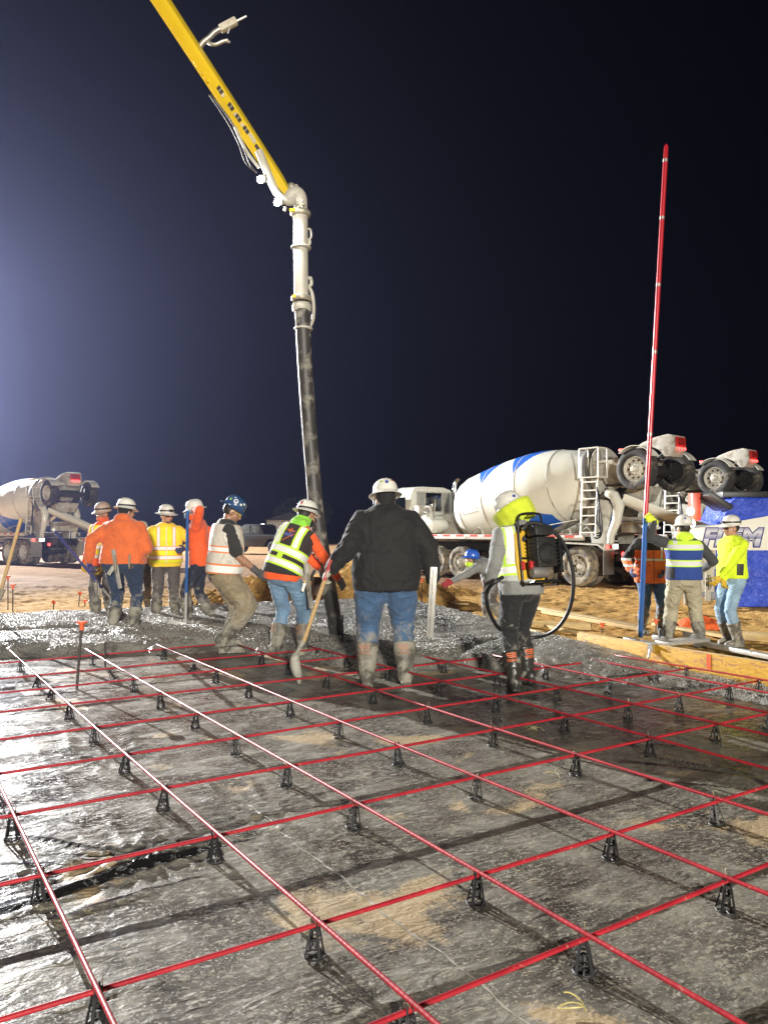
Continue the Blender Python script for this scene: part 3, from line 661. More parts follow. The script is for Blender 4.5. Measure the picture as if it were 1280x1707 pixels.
def ik(a, c, l1, l2, pole):
    a, c, pole = V(a), V(c), V(pole); d = c-a; L = d.length
    if L > (l1+l2)*0.999: c = a + d*((l1+l2)*0.999/L); d = c-a; L = d.length
    u = d/L; x = (l1*l1-l2*l2+L*L)/(2*L); h = math.sqrt(max(0.0, l1*l1-x*x))
    p = pole - u*pole.dot(u); p = p.normalized() if p.length > 1e-4 else u.orthogonal().normalized()
    return a+u*x+p*h, c
def rotm(z=0, x=0, y=0):
    return Matrix.Rotation(R(z), 3, 'Z') @ Matrix.Rotation(R(-x), 3, 'X') @ Matrix.Rotation(R(y), 3, 'Y')
def hand_shape(mb, w, d, pn, side, curl=35, s=1.0, thumb=30):
    "palm, four unequal bent fingers and a thumb leaving the side of the palm; d = direction, pn = palm normal"
    d = V(d).normalized(); pn = V(pn); pn = (pn-d*pn.dot(d)).normalized(); x = d.cross(pn)*side
    M = Matrix((x, pn, d)).transposed(); w = V(w)
    mb.ellip(w+d*0.048*s, (0.043*s, 0.019*s, 0.058*s), M, 12)
    mb.capsule(w-d*0.03, w+d*0.02*s, 0.029*s, 0.029*s, 10)
    for k, (off, ln) in enumerate(((0.031, 0.070), (0.0105, 0.080), (-0.0105, 0.074), (-0.030, 0.058))):
        b0 = w + d*0.088*s + x*off*s
        c1 = math.radians(curl*(0.55+0.1*k)); c2 = math.radians(curl*(1.5+0.12*k)); c3 = math.radians(curl*(2.2+.1*k))
        q1 = b0 + (d*math.cos(c1)+pn*math.sin(c1))*ln*0.45*s + x*off*0.10
        q2 = q1 + (d*math.cos(c2)+pn*math.sin(c2))*ln*0.32*s
        q3 = q2 + (d*math.cos(c3)+pn*math.sin(c3))*ln*0.25*s
        mb.capsule(b0-d*0.012, q1, 0.0105*s, 0.0098*s, 8); mb.capsule(q1, q2, 0.0098*s, 0.009*s, 8); mb.capsule(q2, q3, 0.009*s, 0.0078*s, 8)
    t0 = w + d*0.028*s + x*0.030*s; a = math.radians(thumb)
    t1 = t0 + (d*math.cos(a)*0.7 + x*math.sin(a)+pn*0.35).normalized()*0.042*s; t2 = t1 + (d + pn*0.55*(curl/40.0) + x*0.1).normalized()*0.034*s
    mb.capsule(t0, t1, 0.014*s, 0.0115*s, 8); mb.capsule(t1, t2, 0.0115*s, 0.0092*s, 8)

def hard_hat(parent, c, Rm, m, stickers=(), strap=None, visor=None, lamp=False, wide=0.0, sc=0.93, cap=False):
    "full-brim hard hat; c = brim centre, Rm = head axes"
    Rm = Matrix(Rm); c = V(c)
    def pt(t, r_, z, el=1.14): return c + Rm @ V((r_*math.sin(t)*sc, r_*math.cos(t)*el*sc, z*sc))
    prof = [(0.098, -0.004), (0.120, -0.008), (0.140+wide*.7, -0.016), (0.150+wide, -0.022), (0.152+wide, -0.018), (0.142+wide*.7, -0.010), (0.124, 0.000), (0.1145, 0.010), (0.113, 0.028), (0.110, 0.055), (0.102, 0.082), (0.086, 0.106), (0.062, 0.124), (0.032, 0.133), (0.006, 0.1345)]
    n = 40; rr = []
    for r_, z in prof:
        row = []
        for j in range(n):
            t = 2*math.pi*j/n; dz = 0.0
            if r_ < 0.11 and z > 0.05:
                lx = r_*math.sin(t); rib = math.exp(-(lx/0.008)**2)+0.7*math.exp(-((abs(lx)-0.034)/0.007)**2); dz = 0.0055*rib*min(1, (z-0.05)/0.03)
            front = 0.010*max(0, math.cos(t))**2 if r_ > 0.125 else 0
            if cap and r_ > .1205: kk = max(0.12, max(0, math.cos(t))**0.7); r_2 = .118+(r_-.118)*kk*1.15
            else: r_2 = r_
            row.append(pt(t, r_2+front, z+dz-front*0.6))
        rr.append(row)
    o = MB().rings(rr).build('hard_hat', m, parent, sharp=50)
    def patch(t0, z0, w, h, mm, off=0.0025, roundp=False):
        mb = MB(); k = 12
        def sp(a, b):
            tt = t0+a/0.11; zz = min(0.131, z0+b)
            rs = np.interp(zz, [0.0, 0.010, 0.028, 0.055, 0.082, 0.106, 0.124, 0.133], [0.124, 0.1145, 0.113, 0.110, 0.102, 0.086, 0.062, 0.032])
            return pt(tt, rs+off, zz+off*0.6)
        if roundp: ring = [sp(w/2*math.cos(2*math.pi*q/k), h/2*math.sin(2*math.pi*q/k)) for q in range(k)]
        else:
            ring = [sp(-w/2, -h/2), sp(0, -h/2), sp(w/2, -h/2), sp(w/2, 0), sp(w/2, h/2), sp(0, h/2), sp(-w/2, h/2), sp(-w/2, 0)]; k = 8
        mb.add([sp(0, 0)]+ring, [(0, 1+q, 1+(q+1) % k) for q in range(k)]); mb.build('sticker', mm, o, sharp=180)
    for (t0, z0, w, h, mm, rp) in stickers: patch(R(t0), z0, w, h, mm, roundp=rp)
    if strap:
        rr = [[pt(2*math.pi*j/n, 0.1165+e_, z+0.012*math.cos(2*math.pi*j/n)) for j in range(n)] for e_, z in ((0.0, 0.018), (0.0015, 0.020), (0.0015, 0.040), (-0.002, 0.042))]
        MB().rings(rr, cap=False).build('headlamp_strap', strap, o)
    if lamp:
        MB().box(pt(0, 0.124, 0.045), (0.055, 0.03, 0.038), Rm).build('headlamp', M_BLACK, o, bevel=0.006)
        MB().box(pt(math.pi, 0.122, 0.024), (0.05, 0.02, 0.03), Rm).build('battery_box', M_BLACK, o, bevel=0.005)
    if visor:   # cloth sun shade hanging from the brim around back and sides
        rr = []
        for i, (r_, z) in enumerate(((0.150, -0.006), (0.168, -0.010), (0.170, -0.05), (0.160, -0.12), (0.150, -0.18))):
            rr.append([pt(R(30)+R(300)*j/40, r_ + 0.006*math.sin(j*1.9+i)*(i > 1), z + (0.008*math.sin(j*1.3) if i == 4 else 0)) for j in range(41)])
        mb = MB(); nn = 41; vs_ = [p for r_ in rr for p in r_]; mb.add(vs_, [(i*nn+j, i*nn+j+1, (i+1)*nn+j+1, (i+1)*nn+j) for i in range(4) for j in range(40)])
        so = mb.build('sun_shade', visor, o, sharp=180); md = so.modifiers.new('s', 'SOLIDIFY'); md.thickness = 0.002
    return o

TORSO = [(-0.17, .160, .122, 0), (-0.10, .168, .127, 0), (0.0, .178, .132, 0), (0.10, .168, .126, .004), (0.20, .162, .120, .006), (0.30, .172, .126, .004), (0.39, .184, .124, 0), (0.455, .182, .112, -.004), (0.50, .160, .098, -.008), (0.535, .115, .082, -.008), (0.56, .072, .068, -.006)]
def person(label, loc, yaw, s=1.0, lean=4, roll=0, twist=0, pelvis=(0, 0, 0), feet=((-.12, 0, 0, 8), (.12, 0, 0, -8)), hands=None, head=(0, 0), wide=0.0, belly=0.0, thick=1.0,
           top=None, sleeve=None, short=False, hood=None, vest=None, trousers=None, boot=None, boots_mark=None, gloves=(None, None), skin=None, hat=None, face=False, mask=None, beanie=None, hair=True, belt=None,
           curl=(35, 35), tleg=1.0, wr=0.006, collar=None, glasses=False, hd=(None, None), pn=(None, None), glove_len=0.06, jacket_hem=-0.10, lowv=0.02, topv=0.50, fat_leg=1.0, hair_long=False, neck=0.0, bootw=1.08):
    "one worker. Local axes: x right, y forward, z up; feet = (x, y, lift, toe-out degrees); hands = wrist targets in world space"
    e = empty('person', label, 'person', loc, R(yaw), 'construction workers', s)
    Wm = Matrix.Translation(V(loc)) @ Matrix.Rotation(R(yaw), 4, 'Z') @ Matrix.Scale(s, 4); Wi = Wm.inverted()
    skin = skin or M_SKIN
    fc = (V((feet[0][0], feet[0][1], 0))+V((feet[1][0], feet[1][1], 0)))/2
    Pv = V((fc.x+pelvis[0], fc.y+pelvis[1], 0.935+pelvis[2]))
    # spine stations, bending progressively
    st = []; pos = None; prev = None
    for (h, a, b_, fo) in TORSO:
        w = float(np.clip((h+0.15)/0.45, 0.25, 1)); Rm = rotm(twist*w, lean*w, roll*w)
        if pos is None: pos = Pv + (rotm(twist*.25, lean*.3, roll*.3) @ V((0, 0, h)))
        else: pos = pos + Rm @ V((0, 0, h-prev))
        prev = h; wd = 1+wide*(1.0 if h < 0.42 else 0.55 if h < 0.48 else 0.25); bl = 1+wide*0.7+belly*max(0, 1-abs(h-0.12)/0.25)
        st.append((pos.copy(), Rm, a*wd, b_*bl, fo + belly*0.05*max(0, 1-abs(h-0.12)/0.25), h))
    RT = rotm(twist, lean, roll); T = {'R': RT, 'P': st[2][0]}
    def at(h):
        hs = [q[5] for q in st]; i = max(0, min(len(hs)-2, int(np.searchsorted(hs, h))-1)); t = (h-hs[i])/(hs[i+1]-hs[i]); return st[i][0].lerp(st[i+1][0], t), st[i+1][1]
    def torso_rings(infl, h0, h1, n=30, sup=2.4, steps=0):
        rr = []
        hs = [q[5] for q in st]; H = np.linspace(h0, h1, steps) if steps else [q for q in hs if h0-1e-6 <= q <= h1+1e-6]
        for h in H:
            i = max(0, min(len(hs)-2, int(np.searchsorted(hs, h))-1)); t = float(np.clip((h-hs[i])/(hs[i+1]-hs[i]), 0, 1))
            p = st[i][0].lerp(st[i+1][0], t); Rm = st[i+1][1] if t > .5 else st[i][1]; a = st[i][2]*(1-t)+st[i+1][2]*t+infl; b_ = st[i][3]*(1-t)+st[i+1][3]*t+infl; fo = st[i][4]*(1-t)+st[i+1][4]*t
            ring = []
            for j in range(n):
                th = 2*math.pi*j/n; c_, s_ = math.cos(th), math.sin(th)
                ring.append(p + Rm @ V((math.copysign(abs(c_)**(2/sup), c_)*a, math.copysign(abs(s_)**(2/sup), s_)*b_+fo, 0)))
            rr.append(ring)
        return rr
    sh = {}
    for sd in (-1, 1):
        p, Rm = at(0.438); sh[sd] = p + Rm @ V((sd*(0.168+wide*0.06), -0.004, 0))
    nb, _ = at(0.55); hp, hy = head[1], head[0]
    RH = rotm(hy, hp + lean*0.35, head[2] if len(head) > 2 else 0); HC = nb + (RT @ V((0, 0, 0.035-neck))) + RH @ V((0, 0.014, 0.078))
    # limbs
    arms = {}; defw = {-1: sh[-1]+V((-0.09, 0.08, -0.50)), 1: sh[1]+V((0.09, 0.08, -0.50))}
    hands = hands or (None, None)
    for k, sd in enumerate((-1, 1)):
        hspec = hands[k]; pole = V((sd*0.6, -1.0, -0.2))
        if hspec is None: tgt = defw[sd]
        elif isinstance(hspec, tuple) and len(hspec) == 2: tgt, pole = Wi @ V(hspec[0]), V(hspec[1])
        else: tgt = Wi @ V(hspec)
        el, wrp = ik(sh[sd], tgt, 0.295*1.0, 0.262, pole); arms[sd] = (sh[sd], el, wrp)
    legs = {}
    for k, sd in enumerate((-1, 1)):
        fxx, fyy, lift, toe = feet[k]; Rf = Matrix.Rotation(R(-toe)*1.0, 3, 'Z')
        hip = Pv + rotm(twist*.3, lean*.2, roll*.3) @ V((sd*0.095*(1+wide*.6), 0, -0.03)); ank = V((fxx, fyy, 0.10+lift))
        kn, an = ik(hip, ank, 0.435, 0.415, Rf @ V((sd*0.12, 1, 0.1))); legs[sd] = (hip, kn, an, Rf)
    # body: one continuous skin surface
    mb = MB(); mb.rings(torso_rings(-0.03, -0.10, 0.56, 16))
    mb.capsule(nb - RT @ V((0, 0, .03)), HC + RH @ V((0, -0.012, -0.05)), 0.060, 0.056)
    hl = lambda x, y, z: HC + RH @ V((x, y, z))
    mb.ellip(hl(0, -0.012, 0.03), (.076, .096, .098), RH); mb.ellip(hl(0, .026, -.040), (.062, .068, .082), RH); mb.ellip(hl(0, .052, -.092), (.036, .036, .028), RH, 12)
    mb.capsule(hl(0, .088, .004), hl(0, .108, -.036), .0105, .0155, 10); mb.ellip(hl(0, .102, -.040), (.019, .014, .011), RH, 10)
    mb.ellip(hl(0, .080, .018), (.052, .018, .012), RH, 12); mb.ellip(hl(0, .086, -.068), (.026, .013, .011), RH, 10)
    for sd in (-1, 1):
        mb.ellip(hl(sd*.074, -.006, -.018), (.011, .024, .034), RH, 10); mb.ellip(hl(sd*.038, .066, -.030), (.024, .022, .022), RH, 10)
        a0, a1, a2 = arms[sd]; k = 0 if sd < 0 else 1
        mb.capsule(a0, a1, .048*thick, .041*thick); mb.capsule(a1, a1.lerp(a2, .35), .040*thick, .041*thick); mb.capsule(a1.lerp(a2, .35), a2, .041*thick, .028)
        h_, kn, an, Rf = legs[sd]; mb.capsule(h_, kn, .07, .05); mb.capsule(kn, an, .05, .04)
        if gloves[k] is None:
            d = (a2-a1).normalized() if hd[k] is None else (Wi.to_3x3() @ V(hd[k])).normalized(); pnn = V((-sd, 0.2, 0)) if pn[k] is None else Wi.to_3x3() @ V(pn[k])
            hand_shape(mb, a2, d, pnn, sd, curl[k])
    body = link('body', fuse(mb, 0.0085, 3), skin, e, sharp=180)
    seed = int(abs(loc[0]*37+loc[1]*11)) % 97
    # shirt / jacket
    mb = MB(); mb.rings(torso_rings(0.020, jacket_hem, min(.25, jacket_hem+.3), 26, steps=5)); mb.rings(torso_rings(0.012, min(.18, jacket_hem+.2), 0.50, 26, steps=8)); mb.rings(torso_rings(0.006, 0.40, 0.56, 20))
    for sd in (-1, 1):
        a0, a1, a2 = arms[sd]; tk = min(thick, 1.18); mb.ellip(sh[sd], (.076*tk, .076*tk, .072*tk), n=14)
        if short: m1 = a0.lerp(a1, .82); mb.capsule(a0, m1, .074*thick, .070*thick)
        else:
            mb.capsule(a0, a0.lerp(a1, .45), .070*min(thick, 1.2), .068*thick); mb.capsule(a0.lerp(a1, .45), a1, .068*thick, .060*thick); mb.capsule(a1, a1.lerp(a2, .4), .060*thick, .056*thick); mb.capsule(a1.lerp(a2, .4), a2 - (a2-a1)*0.05, .056*thick, .043*thick); mb.capsule(a2-(a2-a1)*0.10, a2-(a2-a1)*0.02, .040, .040)
    if collar is not None: p, Rm = at(0.55); mb.capsule(p, p+Rm @ V((0, 0, .03)), .07, .066)
    me = fuse(mb, 0.0125, 3); wrinkle(me, wr, 13, seed); set_tl(me, T); link('jacket' if not short else 'shirt', me, top, e, sharp=180)
    if hood is not None:
        p, Rm = at(0.51); mb = MB(); mb.ellip(p + Rm @ V((0, -0.075, 0.03)), (.115, .055, .075), Rm); mb.ellip(p + Rm @ V((0, -.02, .05)), (.095, .085, .05), Rm)
        if collar == 'up': mb.ellip(HC + RH @ V((0, -.025, -.055)), (.088, .098, .085), RH)
        me = fuse(mb, 0.01, 4); wrinkle(me, .005, 16, seed+2); link('hood', me, hood, e, sharp=180)
    if vest is not None:
        rr = torso_rings(0.036, lowv, topv, 56, 2.4, 34); mb = MB(); mb.rings(rr); me = mb.mesh('vest'); wrinkle(me, .0045, 12, seed+4); set_tl(me, T); link('vest', me, vest, e, sharp=180)
    # trousers
    mb = MB(); mb.rings(torso_rings(0.002, -0.10, 0.06, 24, steps=5)); mb.ellip(Pv + V((0, -0.02, -0.06)), (.158*(1+wide), .118*(1+wide*.6), .10)); boot_top = 0.30
    for sd in (-1, 1):
        h_, kn, an, Rf = legs[sd]; L = (kn-an).length; bt = an.lerp(kn, min(0.9, 0.215/L)); f = fat_leg
        mb.capsule(h_ + V((0, 0, -.02)), h_.lerp(kn, .5), .098*(1+wide*.55)*f, .088*(1+wide*.4)*f); mb.capsule(h_.lerp(kn, .5), kn, .088*(1+wide*.4)*f, .074*(1+wide*.2)*f); mb.capsule(kn, kn.lerp(bt, .6), .074*(1+wide*.2)*f, .074*f); mb.capsule(kn.lerp(bt, .6), bt, .076*f, .074*max(1, f*.95))
    me = fuse(mb, 0.0125, 3); wrinkle(me, .0075*tleg, 11, seed+7); link('trousers', me, trousers, e, sharp=180)
    if belt is not None:
        rr = torso_rings(0.020, 0.035, 0.085, 40, 2.4, 6); MB().rings(rr).build('belt', belt, e, sharp=60)
    # boots
    for sd in (-1, 1):
        h_, kn, an, Rf = legs[sd]; mb = MB(); L = (kn-an).length; tp = an.lerp(kn, min(0.92, 0.245/L)); ax = (tp-an).normalized()
        mb.capsule(an+V((0, 0, -.03)), an.lerp(tp, .35), .056*bootw, .064*bootw); mb.tube([an.lerp(tp, .25), an.lerp(tp, .6), tp-ax*.02, tp-ax*.018, tp], [.062*bootw, .0745*bootw, .080*bootw, .0835*bootw, .0835*bootw], 20)
        hb = lambda x, y, z: V((an.x, an.y, an.z-0.10)) + Rf @ V((x, y, z))
        mb.capsule(hb(0, -.045, .05), hb(0, -.045, .085), .047, .052); mb.capsule(hb(0, -.04, .052), hb(0, .10, .048), .047, .046); mb.capsule(hb(-.012, .10, .048), hb(-.008, .165, .042), .040, .034); mb.capsule(hb(.014, .10, .048), hb(.012, .155, .042), .040, .032)
        sole = [(-.040, -.085), (.040, -.085), (.047, -.03), (.042, .03), (.055, .10), (.050, .16), (.022, .20), (-.020, .205), (-.046, .165), (-.052, .10), (-.040, .03), (-.046, -.03)]
        mb.prism(sole, hb(0, 0, .004), Rf @ V((1, 0, 0)), Rf @ V((0, 1, 0)), V((0, 0, 1)), .026)
        me = fuse(mb, 0.0085, 2); wrinkle(me, .0025, 22, seed+int(sd)+11); bo = link('boot', me, boot or M_BOOT, e, sharp=180)
        if boots_mark:
            # printed maker's mark wrapped round the back of the shaft
            mk_m = M_ORMARK if boots_mark == 'TREDS' else M_ORFADE; tm = text_mesh(boots_mark.strip(), 0.030, 0.0008); c = co(tm); mb2 = MB(); mb2.add(c.tolist(), [tuple(p.vertices) for p in tm.polygons]); bpy.data.meshes.remove(tm)
            for kk in range(3): mb2.add([(-.035+.012*(kk == 0), .026+kk*.017, 0), (.04, .026+kk*.017, 0), (.04, .036+kk*.017, 0), (-.035+.012*(kk == 0), .036+kk*.017, 0)], [(0, 1, 2, 3)])
            mid = an.lerp(tp, .60); fw = (Rf @ V((0, 1, 0))); fw = (fw-ax*fw.dot(ax)).normalized(); rt = fw.cross(ax); vv = []
            for (x, y, z) in mb2.v:
                a = x/.082 + R(18)*sd*0 + R(-14); vv.append(mid + ax*y + (-fw*math.cos(a)+rt*math.sin(a))*(.0815*bootw+.012*max(0, (y+.02)/.1)))
            mb2.v = [tuple(q) for q in vv]; mb2.build('boot_mark', mk_m, bo, sharp=180, fix=False)
    # gloves
    for k, sd in enumerate((-1, 1)):
        if gloves[k] is not None:
            a0, a1, a2 = arms[sd]; d = (a2-a1).normalized() if hd[k] is None else (Wi.to_3x3() @ V(hd[k])).normalized(); pnn = V((-sd, 0.2, 0)) if pn[k] is None else Wi.to_3x3() @ V(pn[k])
            mb = MB(); hand_shape(mb, a2, d, pnn, sd, curl[k], 1.14); fa = (a2-a1).normalized(); mb.capsule(a2-fa*glove_len, a2, .046 if glove_len > .08 else .040, .036, 12)
            link('glove', fuse(mb, 0.0062, 2), gloves[k], e, sharp=180)
    # head dress
    if beanie is not None:
        mb = MB(); mb.ellip(hl(0, -.022, .02), (.083, .097, .10), RH); mb.capsule(hl(0, -.03, -.04), nb - RT @ V((0, .005, -.03)), .074, .068)
        if mask is beanie: mb.ellip(hl(0, .03, -.055), (.068, .068, .075), RH)
        me = fuse(mb, .009, 3); wrinkle(me, .003, 20, seed+21); link('balaclava', me, beanie, e, sharp=180)
    elif mask is not None:
        mb = MB(); mb.ellip(hl(0, .028, -.066), (.072, .076, .064), RH); mb.capsule(hl(0, -.01, -.08), nb, .072, .075); me = fuse(mb, .009, 3); wrinkle(me, .003, 20, seed+22); link('neck_gaiter', me, mask, e, sharp=180)
    if hair and beanie is None:
        mb = MB(); mb.ellip(hl(0, -.026, .012), (.080, .088, .085), RH)
        if hair_long: mb.ellip(hl(0, -.06, -.06), (.05, .035, .06), RH)
        link('hair', fuse(mb, .009, 2), M_HAIR, e, sharp=180)
    if face:
        for sd in (-1, 1):
            MB().ellip(hl(sd*.030, .0865, .002), (.013, .006, .0055), RH, 10).build('eye', M_EYE, e); MB().box(hl(sd*.031, .0915, .020), (.032, .010, .008), RH).build('eyebrow', M_HAIR, e, bevel=.002)
        MB().ellip(hl(0, .0965, -.068), (.022, .0045, .004), RH, 10).build('mouth', M_LIP, e)
        if face == 'beard':
            mb = MB(); mb.ellip(hl(0, .052, -.090), (.044, .044, .032), RH); mb.ellip(hl(0, .092, -.052), (.026, .010, .007), RH, 10); link('beard', fuse(mb, .006, 1), mat('grey_stubble', (.12, .09, .075), .8, var=.3, vs_=60, bmp=.5, bs_=160), e, sharp=180)
    if glasses:
        mb = MB()
        for sd in (-1, 1): mb.box(hl(sd*.036, .098, -.002), (.058, .006, .034), RH @ Matrix.Rotation(-sd*.35, 3, 'Z')); mb.beam(hl(sd*.066, .085, .004), hl(sd*.080, -.01, .004), .004, .007)
        mb.build('safety_glasses', glasses if not glasses is True else M_LENS, e, bevel=.003)
    if hat is not None:
        kw = dict(hat); m_ = kw.pop('m'); hard_hat(e, hl(0, -.008 + kw.pop('fw', 0), 0.050), RH @ Matrix.Rotation(R(kw.pop('tilt', -4)), 3, 'X'), m_, **kw)
    return dict(root=e, Wm=Wm, at=at, T=T, st=st, arms=arms, HC=HC, RH=RH, Pv=Pv, RT=RT, legs=legs)

# cloth palette
ORANGE = (0.62, 0.125, 0.026)
C_HOODIE = cloth_mat('orange_fleece', ORANGE, sheen=.3)
C_ORSHIRT = cloth_mat('orange_shirt', (0.80, 0.10, 0.018), sheen=.2)
C_BLACK = cloth_mat('black_knit', (0.010, 0.010, 0.0105), sheen=.04)
C_BLACKT = cloth_mat('black_tee', (0.022, 0.021, 0.020))
C_YELSH = cloth_mat('mustard_shirt', (0.74, 0.53, 0.03))
C_GREY = cloth_mat('grey_shirt', (0.20, 0.205, 0.20))
C_CHAR = cloth_mat('charcoal_shirt', (0.045, 0.047, 0.052))
C_NEON = cloth_mat('neon_yellow_shirt', (0.60, 0.78, 0.02), sheen=.1)
C_HOODG = cloth_mat('lime_hood', (0.25, 0.62, 0.05)); C_NEONH = cloth_mat('neon_hood', (0.55, 0.78, 0.05))
C_SHADE = cloth_mat('lime_shade', (0.52, 0.62, 0.03))
J_DARK = jeans_mat('dark_denim', (0.020, 0.036, 0.075)); J_MID = jeans_mat('mid_denim', (0.045, 0.095, 0.185)); J_LIGHT = jeans_mat('light_denim', (0.135, 0.225, 0.335), .1); J_PALE = jeans_mat('pale_denim', (0.21, 0.32, 0.43), .06)
J_GREY = jeans_mat('grey_work_trousers', (0.075, 0.066, 0.064)); J_NAVY = jeans_mat('navy_trousers', (0.014, 0.018, 0.034)); J_KHAKI = jeans_mat('khaki_trousers', (0.235, 0.19, 0.12), .32); J_SAND = jeans_mat('sand_trousers', (0.34, 0.31, 0.22), .12); J_BLACK = jeans_mat('black_trousers', (0.012, 0.012, 0.013), .1)
OW = (0.75, 0.20, 0.06)
Y_VEST = cloth_mat('yellow_vest', (0.86, 0.69, 0.02), [((.62, .62, .02), [('z', -.2, .085)]), (OW, [('z', .015, .075)]), (WHITE, [('z', .022, .068)]), (OW, [('z', .150, .215)]), (WHITE, [('z', .158, .207)]), (OW, [('ax', .085, .140), ('z', .215, .60)]), (WHITE, [('ax', .093, .132), ('z', .215, .60)]), ((.55, .55, .52), [('ax', -1, .006), ('y', 0, 1)])])
W_VEST = cloth_mat('pale_mesh_vest', (0.60, 0.56, 0.50), [(OW, [('z', -.06, .075)]), (WHITE, [('z', -.02, .055)]), ((.6, .45, .1), [('z', -.2, -.035)]), (OW, [('z', .19, .265)]), (WHITE, [('z', .205, .25)]), (OW, [('ax', .085, .15), ('y', .0, 1), ('z', .26, .6)]), (WHITE, [('ax', .097, .138), ('y', 0, 1), ('z', .26, .6)])], mesh=26)
H_VEST = cloth_mat('lime_black_vest', (0.030, 0.020, 0.020), [(LIME, [('ax', .075, .160), ('z', .20, .60)]), (WHITE, [('ax', .094, .140), ('z', .20, .60)]), (LIME, [('z', .145, .245)]), (WHITE, [('z', .165, .225)]), (LIME, [('ax', -1, .035), ('z', .085, .15)]), (LIME, [('z', .010, .100)]), (WHITE, [('z', .030, .082)]), ((.02, .02, .02), [('z', -.3, .008)]),
    ((.50, .11, .04), [('ax', .0, .055), ('z', .405, .420)]), ((.50, .11, .04), [('x', -.012, .012), ('z', .385, .44)]), ((.07, .09, .30), [('x', -.070, .050), ('z', .345, .375)]), ((.50, .11, .04), [('e', .325, .338), ('x', -.06, .06)]), ((.07, .09, .30), [('e', .365, .374), ('x', -.06, .05)])])
B_VEST = cloth_mat('blue_vest', (0.016, 0.05, 0.24), [(LIME, [('z', .155, .245)]), (SILV, [('z', .172, .228)]), (LIME, [('z', .375, .465)]), (SILV, [('z', .392, .448)]), (LIME, [('z', .455, .70)]), (SILV, [('x', -.15, -.10), ('z', .46, .7)]), ((.02, .022, .03), [('z', .0, .14), ('x', -1, -.13)])])
G_VEST = cloth_mat('white_lime_vest', (0.40, 0.42, 0.40), [(LIME, [('z', .06, .16)]), (WHITE, [('z', .08, .14)]), (LIME, [('ax', .115, .20), ('z', .16, .6)]), (WHITE, [('ax', .127, .188), ('z', .16, .6)]), ((.02, .02, .02), [('ax', -1, .10), ('z', .3, .8)])])
O_JACK = cloth_mat('orange_black_jacket', (0.76, 0.155, 0.03), [((.025, .022, .022), [('z', .35, .9)]), ((.025, .022, .022), [('ax', .255, 1), ('z', .22, .9)]), (SILV, [('ax', .105, .135), ('z', .215, .7)]), (SILV, [('z', .190, .222)]), (SILV, [('ax', .215, 1), ('z', .10, .135)]), ((.03, .03, .03), [('ax', -1, .005), ('y', 0, 1)])], sheen=.15)
O_HOOD = cloth_mat('orange_hood', (0.62, 0.11, 0.04))
G_BLUE = glove_mat('purple_blue', (0.05, 0.045, 0.20)); G_YEL = glove_mat('yellow', (0.55, 0.36, 0.035)); G_ORY = glove_mat('orange_yellow', (0.62, 0.30, 0.04)); G_LB = glove_mat('pale_blue', (0.20, 0.32, 0.40)); G_PINK = glove_mat('pink_orange', (0.60, 0.22, 0.12)); G_DK = glove_mat('dark_grey', (0.06, 0.06, 0.06)); G_GR = glove_mat('grey', (0.22, 0.23, 0.23)); G_TAN = glove_mat('pale_green_grey', (0.33, 0.34, 0.26)); G_RED = glove_mat('red', (0.34, 0.02, 0.035)); G_NEON = glove_mat('neon', (0.60, 0.70, 0.04)); G_NAVY = glove_mat('navy', (0.05, 0.06, 0.14)); G_WH = glove_mat('muddy_white', (0.5, 0.48, 0.42))

def on_ground(x, y, z, base=0.0):
    p = gp(x, y, z); p.z = base; return p
def strip_tool(owner, name, a, b_, w, t, m, up=(0, -1, 0)):
    return MB().beam(a, b_, w, t, up).build(name, m, owner, bevel=min(w, t)*.2)

# 1 orange hoodie, seen from behind
p1 = on_ground(203, 1045, .10, 0.0); d1 = p1.y
P1 = person('person in bright orange hoodie and dark jeans seen from behind, holding a blue rake', p1, -8, 1.0, lean=5, head=(-32, 2), hands=(px(149, 935, d1-.1), (px(240, 893, d1+.15), (.6, -1, -.6))), wide=.58, thick=1.3, neck=.02, top=C_HOODIE, hood=C_HOODIE, trousers=J_DARK, boot=M_BOOT, gloves=(G_BLUE, G_ORY), glove_len=.13,
    beanie=C_BLACK, hat=dict(m=M_HATW, strap=M_BLACK, tilt=-6), feet=((-.125, 0, 0, 6), (.145, .02, 0, -6)), jacket_hem=-.03, curl=(60, 40))
# 2 partly hidden behind the orange hoodie
p2 = V(((176-640)/FPX*11.2, 11.2, 0)); P2 = person('person mostly hidden behind the orange hoodie, only brown hard hat and shoulder showing', p2, 172, .985, top=C_ORSHIRT, vest=Y_VEST, trousers=J_GREY, gloves=(G_YEL, G_YEL), hat=dict(cap=True, m=M_HATO, strap=M_BLACK), face=True, skin=M_SKIN2, head=(-20, 6), mask=O_HOOD, hands=(px(168, 955, 11.0), None))
# 3 pale hat behind, outside the form
p3 = V(((238-640)/FPX*14.0, 14.0, GZ)); P3 = person('person in pale hard hat partly hidden between orange hoodie and yellow vest', p3, 190, .935, top=C_CHAR, vest=Y_VEST, trousers=J_GREY, gloves=(G_YEL, G_YEL), hat=dict(m=M_HATY, wide=.01), face=True, mask=C_BLACK, head=(10, 12))
